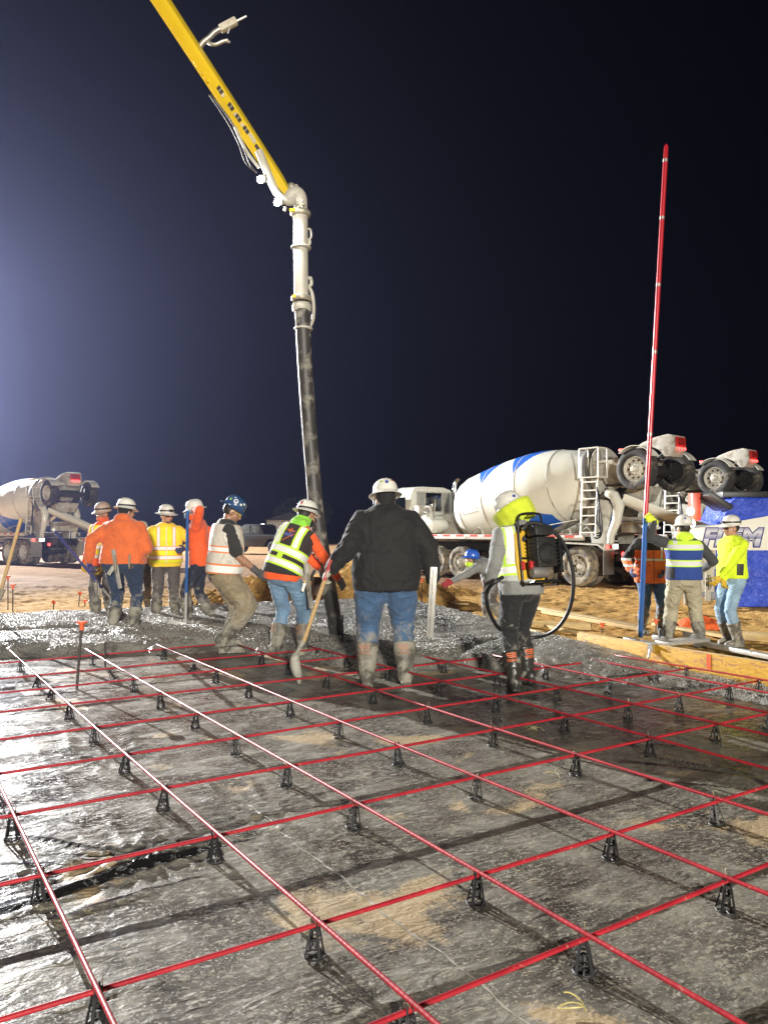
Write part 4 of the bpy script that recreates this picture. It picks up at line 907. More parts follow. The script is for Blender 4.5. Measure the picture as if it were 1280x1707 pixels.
# 4 yellow vest, facing us
p4 = on_ground(276, 1025, .10, 0.0); d4 = p4.y
P4 = person('person in yellow reflective vest and grey trousers, goggles on wide white hat, facing right', p4, 198, .965, lean=2, head=(28, 2), hands=((px(308, 914, d4-.2), (-.9, -.5, -.1)), (px(243, 928, d4-.05), (.8, -.6, 0))), wide=.22, thick=1.12, top=C_YELSH, vest=Y_VEST, trousers=J_GREY, gloves=(G_NAVY, G_ORY), hat=dict(m=M_HATW, wide=.022, strap=M_BLACK, lamp=True), face='beard', skin=M_SKIN, glasses=True, feet=((-.15, 0, 0, 14), (.15, .03, 0, -14)), lowv=-.04, curl=(40, 30), glove_len=.1)
# 5 orange shirt, arm resting on blue pole
p5 = on_ground(336, 1030, .10, 0.0); d5 = p5.y
P5 = person('person in plain orange shirt and navy trousers, forearm raised onto a blue pole', p5, 96, 1.0, lean=6, head=(4, 6), hands=((px(323, 851, d5-.12), (-.7, -.3, .8)), (px(345, 905, d5-.05), (.2, -1, -.3))), top=C_ORSHIRT, trousers=J_NAVY, collar=True, mask=C_ORSHIRT, gloves=(G_LB, G_PINK), hat=dict(m=M_HATW, wide=.005), feet=((-.16, .16, 0, 5), (.10, -.13, 0, -10)), glove_len=.09, hd=((-.6, 0, -.2), None), pn=((0, 0, -1), None), curl=(40, 30))
# 6 walking in khaki trousers
p6 = on_ground(378, 1088, 0.02, 0.0); d6 = p6.y
P6 = person('person in baggy khaki trousers and pale striped vest walking right in navy hard hat', p6, -78, .985, lean=5, twist=6, head=(-4, 26), pelvis=(.0, -.02, -.015), hands=(None, (px(428, 952, d6-.12), (.3, -1, -.2))), short=True, wide=.16, belly=.25, thick=1.08, top=C_BLACKT, vest=W_VEST, trousers=J_KHAKI, boot=M_BOOT, gloves=(G_DK, G_DK), skin=M_SKIN2, face='beard', glasses=mat('clear_yellow_lens', (.55, .40, .12), .1, bmp=0), hat=dict(m=M_HATN, stickers=((95, .068, .052, .052, M_STK_W, True), (62, .062, .024, .026, M_STK_W, False), (40, .085, .03, .022, M_STK_W, False), (128, .06, .02, .03, M_STK_G, False), (95, .070, .028, .028, M_STK_B, True))),
    feet=((-.09, .0, 0, 0), (.09, -.03, .10, -6)), fat_leg=1.38, tleg=2.0, lowv=-.03, curl=(35, 40), glove_len=.05)
# 7 hi-vis vest, leaning to the hose
p7 = on_ground(487, 1090, .03, 0.0); d7 = p7.y
P7 = person('person in lime and black reflective vest with orange sleeves, leaning right towards the hose', p7, -26, .985, lean=24, roll=15, head=(-22, 4), pelvis=(-.04, -.05, -.02), hands=((px(548, 965, d7+.35), (-.5, -1, -.4)), (px(566, 968, d7+.2), (.6, -1, -.3))), wide=.10, top=C_ORSHIRT, hood=C_HOODG, collar='up', vest=H_VEST, trousers=J_LIGHT, boot=M_BOOT, boots_mark='TREDS ', gloves=(G_GR, G_GR), hat=dict(m=M_HATW, strap=M_BLACK, stickers=((165, .07, .03, .035, M_STK_R, False), (135, .075, .04, .03, M_STK_W, False), (200, .08, .03, .025, M_STK_B, True), (225, .06, .03, .03, M_STK_R, False))), feet=((-.20, -.02, 0, 8), (.10, .05, 0, -12)), belt=M_BROWN, lowv=-.03, mask=C_BLACK, curl=(25, 20))
# 8 black sweater
p8 = on_ground(643, 1142, 0.0, 0.0); d8 = p8.y
P8 = person('large person in black sweater and blue jeans seen from behind, one hand on a shovel', p8, 3, 1.045, lean=5, head=(12, 3), hands=((px(553, 948, d8-.12), (-.15, -1, -.6)), (px(722, 966, d8+.05), (1, -.8, 0))), neck=.055, bootw=1.2, wide=.50, belly=.15, thick=1.42, top=C_BLACK, trousers=J_MID, boot=M_BOOT, boots_mark='TREDS ', gloves=(G_TAN, G_TAN), beanie=C_BLACK, hat=dict(m=M_HATW, tilt=-7, stickers=((188, .080, .035, .035, M_STK_B, True), (160, .075, .05, .018, M_STK_W, False), (215, .09, .03, .02, M_STK_G, False), (150, .10, .03, .02, M_STK_R, False))),
    feet=((-.155, 0, 0, 4), (.165, .03, 0, -4)), jacket_hem=-.15, wr=.008, tleg=1.1, curl=(62, 45), glove_len=.05, fat_leg=1.22)
# 9 backpack vibrator
p9 = on_ground(872, 1146, 0.0, 0.0); d9 = p9.y
P9 = person('person in grey sleeves and black trousers carrying a yellow motor backpack', p9, 22, .95, lean=9, head=(38, 22), hands=((px(813, 985, d9-.1), (-.6, -1, -.3)), (px(828, 962, d9+.35), (.5, -1, -.6))), wide=.08, thick=1.08, top=C_GREY, vest=G_VEST, trousers=J_BLACK, boot=M_BOOTD, boots_mark='TREDS', gloves=(G_GR, G_RED), hat=dict(m=M_HATW, tilt=-8, visor=C_SHADE, wide=.008, sc=1.02, stickers=((215, .04, .03, .03, M_STK_B, True),)), beanie=C_NEONH, feet=((-.15, -.10, 0, 20), (.12, .12, 0, -8)), tleg=1.2, curl=(50, 50), fat_leg=1.05)
# 10 bending, blue hat
p10 = V(((822-640)/FPX*12.0, 12.0, GZ)); d10 = p10.y
P10 = person('person in bright blue hard hat and red gloves bending far down to reach a stake', p10, 72, .95, lean=82, head=(6, -30), pelvis=(0, -.16, -.10), hands=((px(748, 972, d10-.35), (-.4, .2, -1)), (px(812, 980, d10-.2), (.4, .1, -1))), top=C_GREY, vest=None, trousers=J_GREY, gloves=(G_RED, G_RED), hat=dict(m=M_HATB, tilt=4), mask=C_NEONH, feet=((-.13, .06, 0, 8), (.13, -.12, 0, -8)), curl=(15, 30), glove_len=.08)
# 11 orange and black jacket
p11 = V(((1083-640)/FPX*11.1, 11.1, GZ)); d11 = p11.y
P11 = person('person in orange and black reflective jacket facing the camera with hands in pockets', p11, 176, .945, lean=2, head=(0, 6), hands=((px(1106, 953, d11-.18), (-.6, -1, 0)), (px(1050, 950, d11-.18), (.6, -1, 0))), wide=.32, thick=1.2, top=O_JACK, hood=O_HOOD, collar='up', mask=O_HOOD, trousers=J_MID, gloves=(G_NAVY, G_NAVY), face=True, glasses=True, skin=M_SKIN2, hat=dict(m=M_HATW), feet=((-.15, 0, 0, 10), (.14, 0, 0, -10)), jacket_hem=-.15, wr=.009)
# 12 blue vest, holding the tall pole
p12 = V(((1143-640)/FPX*9.85, 9.85, GZ)); d12 = p12.y
P12 = person('person in blue and lime vest with arm stretched up to the tall red pole', p12, -14, .955, lean=-3, head=(24, -2), hands=((px(1090, 868, d12-.12), (-.5, .6, -1)), (px(1172, 948, d12+.12), (.8, -.8, 0))), wide=.14, thick=1.05, top=C_CHAR, vest=B_VEST, hood=C_NEONH, trousers=J_SAND, gloves=(G_NEON, G_GR), glove_len=.04, hat=dict(m=M_HATW, stickers=((150, .05, .03, .02, M_STK_G, False), (-155, .08, .03, .03, M_STK_B, True))), feet=((-.24, .02, 0, 10), (.17, -.06, 0, -14)), lowv=-.02, jacket_hem=0.0, belt=M_BLACK, fat_leg=1.15, tleg=1.5, curl=(55, 30), hair_long=True, hd=((-.5, .0, .35), None), pn=((0, -1, 0), None))
# 13 neon shirt, jeans, facing left
p13 = V(((1219-640)/FPX*10.0, 10.0, GZ)); d13 = p13.y
P13 = person('person in neon yellow long sleeves and pale jeans, yellow gloves crossed, facing left', p13, 112, .955, lean=-1, head=(-12, 3), hands=((px(1199, 963, d13-.25), (-.5, -1, -.2)), (px(1206, 972, d13-.15), (.5, -1, -.2))), wide=.05, belly=.15, top=C_NEON, trousers=J_PALE, gloves=(G_YEL, G_YEL), glove_len=.14, hat=dict(cap=True, m=M_HATW, strap=M_BLACK, lamp=True), face=True, glasses=True, skin=M_SKIN, feet=((-.12, .04, 0, 10), (.12, -.04, 0, -8)), jacket_hem=-.02, curl=(40, 40))
# 14 mostly out of frame at the left
p14 = V((-6.05, 9.75, 0.0))
P14 = person('person cut off by the left edge with muddy white glove on wooden handle', p14, -70, .97, lean=38, pelvis=(0, -.12, -.22), hands=(None, (px(-6, 925, 9.75), (.2, -1, -.4))), top=C_GREY, trousers=J_DARK, gloves=(G_WH, G_WH), hat=dict(m=M_HATW), face=True, curl=(30, 65))
# ------------------------------------------------------------------ vehicles
M_WHITE = mat('white_truck_paint', (0.74, 0.74, 0.66), 0.36, 0, 0.06, 2, dirt=0.14, dcol=(0.50, 0.47, 0.39), ds=3.0, bmp=0.04, coat=0.25)
M_WHITE2 = mat('dusty_white_paint', (0.50, 0.48, 0.42), 0.55, 0, 0.12, 4, dirt=0.48, dcol=(0.30, 0.26, 0.20), ds=4, bmp=0.1)
M_BLUEP = mat('blue_drum_paint', (0.025, 0.13, 0.56), 0.35, 0, 0.05, 2, bmp=0.03, coat=0.25)
M_DARK = mat('dark_chassis', (0.022, 0.021, 0.020), 0.65, 0.2, 0.3, 6, dirt=0.25, dcol=(0.16, 0.13, 0.10), ds=6)
M_STEEL = mat('worn_steel', (0.34, 0.33, 0.31), 0.45, 0.7, 0.15, 8, dirt=0.25)
M_RIM = mat('dirty_white_rim', (0.55, 0.53, 0.47), 0.5, 0.0, 0.1, 6, dirt=0.3, dcol=(0.30, 0.25, 0.18), ds=9)
M_TYRE = mat('dusty_tyre', (0.030, 0.029, 0.027), 0.8, 0, 0.2, 5, dirt=0.40, dcol=(0.16, 0.14, 0.11), ds=4, bmp=.2)
M_TYRES = mat('sandy_tyre', (0.10, 0.09, 0.075), 0.85, 0, 0.2, 5, dirt=0.55, dcol=(0.30, 0.25, 0.17), ds=5, bmp=.2)
M_GLASS = mat('dark_window', (0.010, 0.012, 0.015), 0.06, 0, 0.1, 3, bmp=0)
M_CHROME = mat('chrome', (0.75, 0.75, 0.75), 0.12, 1.0, 0.03, 4, bmp=0)
M_REDL = emis('red_marker_light', (1.0, 0.04, 0.035), 9.0); M_REDD = mat('red_lens', (0.5, 0.02, 0.02), 0.25, bmp=0); M_WHL = emis('white_work_light', (1.0, 0.95, 0.85), 14.0); M_AMB = emis('amber_light', (1.0, 0.30, 0.03), 5.0)
M_REDP = mat('red_paint', (0.50, 0.03, 0.025), 0.4, bmp=0.05)
M_HOSE = mat('black_rubber_hose', (0.015, 0.015, 0.016), 0.45, 0, 0.2, 10, dirt=0.15, ds=12)
def tape_material():
    m, nt, b = new_mat('red_white_tape'); v = coords(nt); sp = N(nt, 'ShaderNodeSeparateXYZ'); nt.links.new(v, sp.inputs[0])
    k = mth(nt, 'GREATER_THAN', mth(nt, 'FRACT', mth(nt, 'MULTIPLY', sp.outputs[0], 1.75)), 0.55)
    nt.links.new(mixc(nt, k, (0.62, 0.09, 0.07), (0.75, 0.73, 0.68)), b.inputs['Base Color']); b.inputs['Roughness'].default_value = .35; return m
M_TAPE = tape_material()

def wheel(parent, c, r_, w, out, m_t, dual=False, holes=10, drop=0.0, name='wheel', rim=None):
    "tyre with tread grooves, dished rim with hand holes, hub and nuts; out = outward y direction"
    c = V(c); o = bpy.data.objects.new(name, None); COL.objects.link(o); o.parent = parent; o.location = c; o.empty_display_size = .1
    def tyre(y0):
        prof = [(.60, -.42), (.66, -.50), (.82, -.52), (.93, -.47), (.985, -.40)]
        for gk in (-.24, -.08, .08, .24): prof += [(1.0, gk-.035-.012), (.972, gk-.02), (.972, gk+.02), (1.0, gk+.035+.012)]
        prof += [(.985, .40), (.93, .47), (.82, .52), (.66, .50), (.60, .42)]
        m = MB(); m.lathe([(a*r_, b*w) for a, b in prof], (0, y0, 0), (0, 1, 0), 40, loop=True)
        return m
    tyre(0).build('tyre', m_t, o, sharp=40)
    if dual: tyre(-out*w*1.12).build('inner_tyre', m_t, o, sharp=40)
    rr = r_*0.605; m = MB(); dish = -0.34 if dual else 0.10
    m.lathe([(rr, -.45*w), (rr*1.0, .42*w*1), (rr*.955, .45*w), (rr*.93, .38*w), (rr*.90, dish*w), (rr*.45, (dish+.06)*w)], (0, 0, 0), (0, out, 0), 36); ro = m.build('rim', rim or M_RIM, o, sharp=40)
    mh = MB(); yh = (dish+.035)*w
    for k in range(holes):
        a = 2*math.pi*k/holes; q = V((rr*.70*math.cos(a), out*(yh+.012), rr*.70*math.sin(a))); mh.cyl(q, q+V((0, out*.004, 0)), rr*.088, n=10)
    mh.build('hand_holes', M_DARK, ro)
    m = MB(); m.lathe([(rr*.45, (dish+.06)*w), (rr*.42, (dish+.20)*w), (rr*.26, (dish+.24)*w), (rr*.24, (dish+.55)*w), (rr*.18, (dish+.62)*w), (.001, (dish+.63)*w)], (0, 0, 0), (0, out, 0), 24)
    for k in range(10): a = 2*math.pi*(k+.5)/10; q = V((rr*.36*math.cos(a), out*(dish+.2)*w, rr*.36*math.sin(a))); m.cyl(q, q+V((0, out*.04, 0)), .018, n=6)
    m.build('hub', rim or M_RIM, o, sharp=40)
    return o

def mixer_truck(label, loc, yaw, number='254', blue=True, tyre2=None):
    "concrete mixer: x forward, y left, z up, origin under the rearmost drive axle"
    e = empty('mixer_truck', label, 'mixer truck', (*loc, GZ), yaw, 'concrete mixer trucks')
    B = lambda: MB()
    m = B()
    for s in (-1, 1): m.box((3.7, .42*s, .98), (10.4, .09, .26))
    for x in (-1.2, .6, 2.4, 4.2, 6.2): m.box((x, 0, .98), (.10, .76, .2))
    m.build('chassis_rails', M_DARK, e, bevel=.01)
    for x in (0, 1.36):
        B().cyl((x, -.95, .53), (x, .95, .53), .075).build('axle', M_DARK, e)
        for s in (-1, 1): wheel(e, (x, 1.03*s, .53), .53, .28, s, tyre2 or M_TYRES, dual=True)
    for x in (4.25, 5.30):
        B().cyl((x, -.95, .5), (x, .95, .5), .06).build('axle', M_DARK, e)
        for s in (-1, 1): wheel(e, (x, 1.06*s, .5), .48, .27, s, M_TYRES, rim=M_WHITE2)
    B().cyl((8.6, -.95, .53), (8.6, .95, .53), .06).build('axle', M_DARK, e)
    for s in (-1, 1): wheel(e, (8.6, 1.05*s, .53), .53, .30, s, M_TYRE, rim=M_WHITE2)
    # side decks with reflective tape
    for s in (-1, 1):
        dk = B().box((2.75, 1.12*s, 1.33), (6.1, .30, .035)).box((2.75, 1.255*s, 1.28), (6.1, .03, .14)).build('side_deck', M_WHITE2, e, bevel=.006)
        B().box((2.75, 1.2725*s, 1.315), (6.05, .004, .055)).build('reflective_tape', M_TAPE, dk)
        # fender over the tandem
        poly = [(-.95, .98), (-.72, 1.13), (.2, 1.16), (1.2, 1.16), (2.05, 1.10), (2.2, .95), (2.16, .94), (2.0, 1.06), (1.2, 1.12), (.2, 1.12), (-.70, 1.09), (-.92, .95)]
        B().prism(poly, (0, .86*s, 0), (1, 0, 0), (0, 0, 1), (0, s, 0), .42).build('fender', M_WHITE2, e, bevel=.004)
        B().box((-.86, 1.02*s, .66), (.015, .46, .62)).build('mud_flap', M_STEEL, e)
    # sub frame + front pedestal
    m = B(); m.prism([(5.0, 1.1), (6.0, 1.1), (5.75, 2.0), (5.35, 2.0)], (0, -.45, 0), (1, 0, 0), (0, 0, 1), (0, 1, 0), .9); m.build('front_pedestal', M_WHITE2, e, bevel=.02)
    # drum
    KD = .90; A, Bp = V((4.92, 0, 2.03)), V((-.35, 0, 2.98)); ax = (Bp-A).normalized()
    prof = [(.30, -.02), (.62, .02), (.86, .12), (1.00, .32), (1.075, .60), (1.13, 1.1), (1.185, 1.75), (1.215, 2.35), (1.215, 3.2), (1.17, 3.75), (1.06, 4.35), (.90, 4.95), (.72, 5.50), (.64, 5.75)]
    prof = [(a, b*KD) for a, b in prof]; fine = []; S = [p[1] for p in prof]; Rr = [p[0] for p in prof]
    for s_ in np.concatenate([np.linspace(-.02, .6*KD, 12), np.linspace(.7*KD, 5.75*KD, 40)]): fine.append((float(np.interp(s_, S, Rr)), float(s_)))
    m = B(); m.lathe(fine, A, ax, 64, cap=True); dr = m.build('drum', M_WHITE, e, sharp=60)
    for s_ in (.60*KD, 1.75*KD, 3.2*KD, 4.35*KD):
        r0 = float(np.interp(s_, S, Rr)); B().lathe([(r0-.01, s_-.02), (r0+.007, s_-.014), (r0+.007, s_+.014), (r0-.01, s_+.02)], A, ax, 64).build('weld_seam', M_WHITE2, dr)
    lx = ax.cross(V((0, 0, 1))).normalized(); ly = ax.cross(lx)       # drum cross axes
    def drum_pt(s_, th, off=.005):
        s_ = s_*KD
        r0 = float(np.interp(s_, S, Rr))+off; return A + ax*s_ + (V((0, 1, 0))*math.cos(th) + V((0, 1, 0)).cross(ax)*math.sin(th))*r0
    def tri(p0, p1, p2, n=10):
        m = B(); vs_ = []; idx = {}; F = []
        for i in range(n+1):
            for j in range(n+1-i):
                a, b_ = i/n, j/n; c_ = 1-a-b_; idx[(i, j)] = len(vs_); vs_.append(drum_pt(p0[0]*c_+p1[0]*a+p2[0]*b_, p0[1]*c_+p1[1]*a+p2[1]*b_))
        for i in range(n):
            for j in range(n-i):
                F.append((idx[i, j], idx[i+1, j], idx[i, j+1]))
                if j < n-i-1: F.append((idx[i+1, j], idx[i+1, j+1], idx[i, j+1]))
        m.add(vs_, F); m.build('painted_triangle', M_BLUEP, dr, sharp=180)
    sg = 1 if (V((0, 1, 0)).cross(ax)).z > 0 else -1
    if blue:
        tri((.75, sg*R(98)), (2.65, sg*R(98)), (1.75, sg*R(26))); tri((2.50, sg*R(98)), (4.45, sg*R(98)), (3.15, sg*R(28)))
        tri((2.75, -sg*R(8)), (2.8, -sg*R(80)), (4.2, -sg*R(72))); tri((2.75, -sg*R(8)), (4.2, -sg*R(72)), (4.15, -sg*R(46)))
        tri((.75, sg*R(110)), (1.9, sg*R(150)), (2.2, sg*R(100)))
    m = B()                                                       # bolted hatch on the front cone
    for k in range(26):
        t = k/26*4; i = int(t); f = t-i; q = [(.75+.75*f, .42), (1.5, .42-.62*f), (1.5-.75*f, -.20), (.75, -.20+.62*f)][i]; p_ = drum_pt(q[0], sg*q[1], 0); n_ = (p_-(A+ax*q[0]*KD)).normalized(); m.cyl(p_-n_*.005, p_+n_*.012, .014, n=6)
    m.build('hatch_bolts', M_STEEL, dr)
    B().lathe([(.60, 4.86), (.86, 4.86), (.88, 4.89), (.88, 5.02), (.86, 5.05), (.60, 5.05)], A, ax, 48).build('ring_track', M_STEEL, dr)
    B().lathe([(.40, 5.13), (.80, 5.17), (.80, 5.21), (.40, 5.23)], A, ax, 40).build('drum_flange', M_WHITE2, dr)
    # rear pedestal, hopper, collector
    for s in (-1, 1):
        poly = [(-.55, 1.1), (-.10, 1.1), (.05, 2.1), (-.30, 2.30), (-.62, 2.25), (-.72, 2.05), (-.62, 1.7)]
        B().prism(poly, (0, .58*s, 0), (1, 0, 0), (0, 0, 1), (0, s, 0), .07).build('rear_pedestal', M_WHITE2, e, bevel=.01)
        pts = [(-.62, .72*s, 2.45), (-.84, .72*s, 2.38), (-.98, .72*s, 2.1), (-.90, .72*s, 1.7), (-.74, .72*s, 1.35), (-.70, .72*s, 1.0)]
        B().tube(pts, [.10, .13, .14, .12, .10, .09], 10).build('curved_strut', M_WHITE, e)
    m = B(); m.rings([[V((-.75+a*.40, b_*.36, 2.70)) for a, b_ in ((-1, -1), (1, -1), (1, 1), (-1, 1))], [V((-.80+a*.72, b_*.62, 3.32)) for a, b_ in ((-1, -1), (1, -1), (1, 1), (-1, 1))]]); m.build('charge_hopper', M_WHITE2, e, bevel=.02)
    m = B(); m.rings([[V((-1.02+a*.34, b_*.36, 2.22)) for a, b_ in ((-1, -1), (1, -1), (1, 1), (-1, 1))], [V((-.98+a*.48, b_*.55, 2.62)) for a, b_ in ((-1, -1), (1, -1), (1, 1), (-1, 1))]]); m.build('collector', M_WHITE2, e, bevel=.02)
    # ladder and platform rails on the left rear
    m = B(); lad = (-.30, .98)
    for dx in (-.23, .23): m.cyl((lad[0]+dx, lad[1]+.12, 1.30), (lad[0]+dx, lad[1], 2.85), .024, n=8)
    for k in range(7): z = 1.42+k*.22; m.box((lad[0], lad[1]+.10-.11*(z-1.3)/1.55, z), (.46, .09, .035))
    m.build('ladder', M_WHITE, e)
    m = B(); m.box((-.30, .86, 2.86), (.62, .42, .03))
    for dx in (-.29, .29):
        m.cyl((-.30+dx, 1.05, 2.86), (-.30+dx, 1.05, 3.62), .02, n=8); m.cyl((-.30+dx, .66, 2.86), (-.30+dx, .66, 3.62), .02, n=8); m.cyl((-.30+dx, .66, 3.62), (-.30+dx, 1.05, 3.62), .02, n=8)
    m.cyl((-.59, 1.05, 3.62), (-.01, 1.05, 3.62), .02, n=8); m.cyl((-.59, 1.05, 3.25), (-.59, .66, 3.25), .02, n=8); m.build('platform_rail', M_WHITE, e)
    m = B()
    for k in range(3):
        pts = [(-.52-.05*k, 1.02, 2.6-.1*k), (-.62, 1.08, 2.2), (-.72+.08*k, 1.10, 1.75), (-.66, 1.05, 1.35+.05*k), (-.45, 1.02, 1.30+.06*k), (-.38, 1.0, 1.7)]
        m.tube(smooth_pts(pts, 5), .022, 8)
    m.build('hose_loops', M_HOSE, e)
    # chute (half pipe) swung round to the right rear, with fold-over end
    c0, c1 = V((-.95, .42, 2.36)), V((-2.55, -.45, 1.62)); d = (c1-c0).normalized(); sd = d.cross(V((0, 0, 1))).normalized(); up = sd.cross(d); rr = []
    for t in np.linspace(0, 1, 8):
        p = c0.lerp(c1, float(t)); rad = .26-.05*float(t); rr.append([p + sd*math.cos(a)*rad - up*math.sin(a)*rad*.9 for a in np.linspace(-.25, math.pi+.25, 14)] + [p + sd*math.cos(a)*(rad-.03) - up*math.sin(a)*(rad-.03)*.9 for a in np.linspace(math.pi+.25, -.25, 14)])
    ch = B().rings(rr).build('chute', M_WHITE, e, sharp=40)
    m = B(); m.beam(c0-up*.18-d*.1, c1-up*.24, .05, .08); m.cyl(c0+V((.1, .1, -.7)), c0.lerp(c1, .55)-up*.22, .045, n=10); m.cyl(c0+V((.1, .1, -.7)), c0+V((.1, .1, -.1)), .07, n=10); m.build('chute_ram', M_STEEL, ch)
    B().box((-1.0, -.1, 1.62), (.34, 1.0, .40)).build('rear_box', M_WHITE2, e, bevel=.02)
    # raised booster axle with two wheels
    bx_, bz = -1.62, 3.0
    m = B(); m.cyl((bx_, -.72, bz), (bx_, .72, bz), .085, n=12); m.cyl((bx_, -.35, bz), (bx_, .35, bz), .14, n=12); m.build('booster_axle', M_DARK, e)
    for s in (-1, 1):
        m = B(); m.beam((bx_, .48*s, bz), (-.95, .48*s, 2.55), .10, .16); m.beam((-.95, .48*s, 2.55), (-.60, .48*s, 2.25), .12, .18); m.cyl((-.75, .38*s, 2.2), (bx_+.1, .38*s, bz-.08), .05, n=10); m.cyl((bx_, .62*s, bz-.12), (bx_+.02, .72*s, bz+.22), .04, n=8); m.build('booster_arm', M_DARK, e, bevel=.01)
        wheel(e, (bx_, .90*s, bz), .52, .30, s, M_TYRE, holes=10)
        # brake drum on the inner face
        m = B(); m.lathe([(.05, -.20), (.20, -.20), (.21, -.06), (.27, -.05), (.27, .02)], (bx_, .90*s, bz), (0, s, 0), 24); m.build('brake_drum', M_DARK, e)
        rr = []
        for t in np.linspace(R(45), R(150), 12): rr.append([V((bx_ + q*math.cos(t), .90*s + w_, bz + q*math.sin(t))) for q, w_ in ((.57, -.17), (.57, .19), (.585, .19), (.585, -.17))])
        B().rings(rr).build('booster_fender', M_WHITE, e, sharp=40)
    arc = [(bx_+.57*math.cos(t), bz+.02+.57*math.sin(t)) for t in np.linspace(R(150), R(50), 9)]
    poly = [(bx_+.62, bz+.38), (bx_+.40, bz+.55), (bx_+.12, bz+.70), (bx_-.22, bz+.81), (bx_-.58, bz+.86), (bx_-.72, bz+.82), (bx_-.76, bz+.50), (bx_-.64, bz+.30)] + arc
    sh_ = B().prism(poly, (0, -.10, 0), (1, 0, 0), (0, 0, 1), (0, 1, 0), .58).build('booster_cover', M_WHITE2, e, bevel=.02)
    pc = V((bx_-.74, 0, bz+.52))
    B().box(pc+V((-.03, .20, .14)), (.03, .44, .24), Matrix.Rotation(R(0), 3, 'Y')).build('number_plate', M_REDL if False else M_REDP, sh_, bevel=.005)
    tm = text_mesh(number, .20, .004); c = co(tm); mb = MB(); mb.add([tuple(pc+V((-.050, .20-x, .14+y))) for x, y, z in c], [tuple(p.vertices) for p in tm.polygons]); mb.build('plate_number', mat('dark_red_digits', (.10, .008, .008), .4, bmp=0), sh_, sharp=180, fix=False)
    for k in range(3): B().ellip(pc+V((-.06, .20+.14*(k-1), -.03)), (.03, .038, .038), n=10).build('marker_light', M_REDL, e)
    B().ellip((bx_+.40, 1.0, bz+.50), (.05, .045, .045), n=10).build('marker_light', M_REDL, e)
    B().ellip((bx_+.40, -1.0, bz+.50), (.05, .045, .045), n=10).build('marker_light', M_REDL, e)
    # tail lamps on the rear fenders
    for s in (-1, 1):
        pl = B().box((-.93, 1.0*s, 1.06), (.03, .62, .17)).build('lamp_panel', M_WHITE2, e, bevel=.01)
        B().lathe([(.001, .03), (.045, .025), (.055, 0)], (-.945, 1.20*s, 1.06), (-1, 0, 0), 14).build('tail_lamp', M_REDL, pl)
        B().lathe([(.001, .03), (.045, .025), (.055, 0)], (-.945, 1.05*s, 1.06), (-1, 0, 0), 14).build('brake_lamp', M_REDD, pl)
        B().box((-.95, .84*s, 1.06), (.02, .20, .09)).build('reverse_lamp', M_WHL if s > 0 else M_CHROME, pl, bevel=.01)
    B().lathe([(.001, .03), (.05, .025), (.06, 0)], (-.95, .52, .86), (-1, 0, 0), 14).build('tail_lamp', M_REDL, e)
    # tanks, coolers and hoses between drum and cab
    B().lathe([(.001, -.55), (.26, -.53), (.30, -.46), (.30, .46), (.26, .53), (.001, .55)], (5.95, .55, 1.68), (0, 1, 0), 28).build('water_tank', M_WHITE, e)
    B().lathe([(.001, -.34), (.20, -.32), (.22, -.28), (.22, .28), (.20, .32), (.001, .34)], (5.45, 1.0, 1.62), (0, 1, 0), 24).build('air_tank', M_WHITE, e)
    B().box((6.3, .78, 1.85), (.30, .55, .85)).build('oil_cooler', M_WHITE2, e, bevel=.03)
    m = B()
    for k in range(6):
        a = rng.uniform(-.2, .2); pts = [(6.15, .5+.12*k, 2.25), (6.0+a, .6+.1*k, 2.45-.08*k), (5.75, .8+.06*k, 2.1+a), (5.55, .95, 1.75-.06*k), (5.2, 1.0+.03*k, 1.42)]
        m.tube(smooth_pts(pts, 5), .020, 8)
    m.build('hydraulic_hoses', M_WHITE2, e)
    m = B()
    for x in (1.2, 2.6, 3.4): m.tube(smooth_pts([(x, 1.05, 1.35), (x+.05, 1.06, 1.5), (x+.2, 1.05, 1.55), (x+.35, 1.05, 1.42), (x+.4, 1.05, 1.35)], 4), .014, 6)
    m.tube([(0.0, 1.16, 1.75), (2.0, 1.14, 1.45), (2.7, 1.12, 1.40)], .014, 6); m.build('cable_loops', M_WHITE2, e)
    # cab seen from behind, hood, fenders, mirrors, exhaust
    m = B(); sec = [(-1.02, 1.05), (1.02, 1.05), (1.04, 1.9), (.98, 2.55), (.86, 2.84), (.5, 2.93), (-.5, 2.93), (-.86, 2.84), (-.98, 2.55), (-1.04, 1.9)]
    m.rings([[V((6.65, y*.99, z)) for y, z in sec], [V((6.72, y, z)) for y, z in sec], [V((7.7, y, z*1.0)) for y, z in sec], [V((8.1, y*.98, z if z < 2.0 else 1.95+(z-1.95)*.55)) for y, z in sec]]); cb = m.build('cab', M_WHITE, e, bevel=.02)
    for (y0, y1, n_) in ((-.36, .36, 'rear_window'), (.44, .74, 'side_pane'), (-.74, -.44, 'side_pane')):
        fr = B().box((6.643, (y0+y1)/2, 2.42), (.02, y1-y0+.07, .70)).build('window_frame', M_WHITE2, cb, bevel=.02)
        B().box((6.63, (y0+y1)/2, 2.42), (.012, y1-y0, .62)).build(n_, M_GLASS if n_ == 'rear_window' else mat('pale_pane', (.30, .30, .27), .15, bmp=0), cb, bevel=.02)
    for s in (-1, 1):
        B().box((7.25, 1.045*s, 2.30), (.72, .012, .55)).build('door_window', M_GLASS, cb, bevel=.02); B().box((7.0, 1.06*s, 1.65), (.16, .02, .05)).build('door_handle', M_CHROME, cb)
        mi = B().cyl((7.75, 1.05*s, 1.95), (8.0, 1.38*s, 2.0), .018).cyl((7.75, 1.05*s, 2.5), (8.0, 1.38*s, 2.45), .018).build('mirror_arm', M_CHROME, e); B().box((8.0, 1.40*s, 2.28), (.10, .20, .62)).build('mirror', M_CHROME, e, bevel=.03)
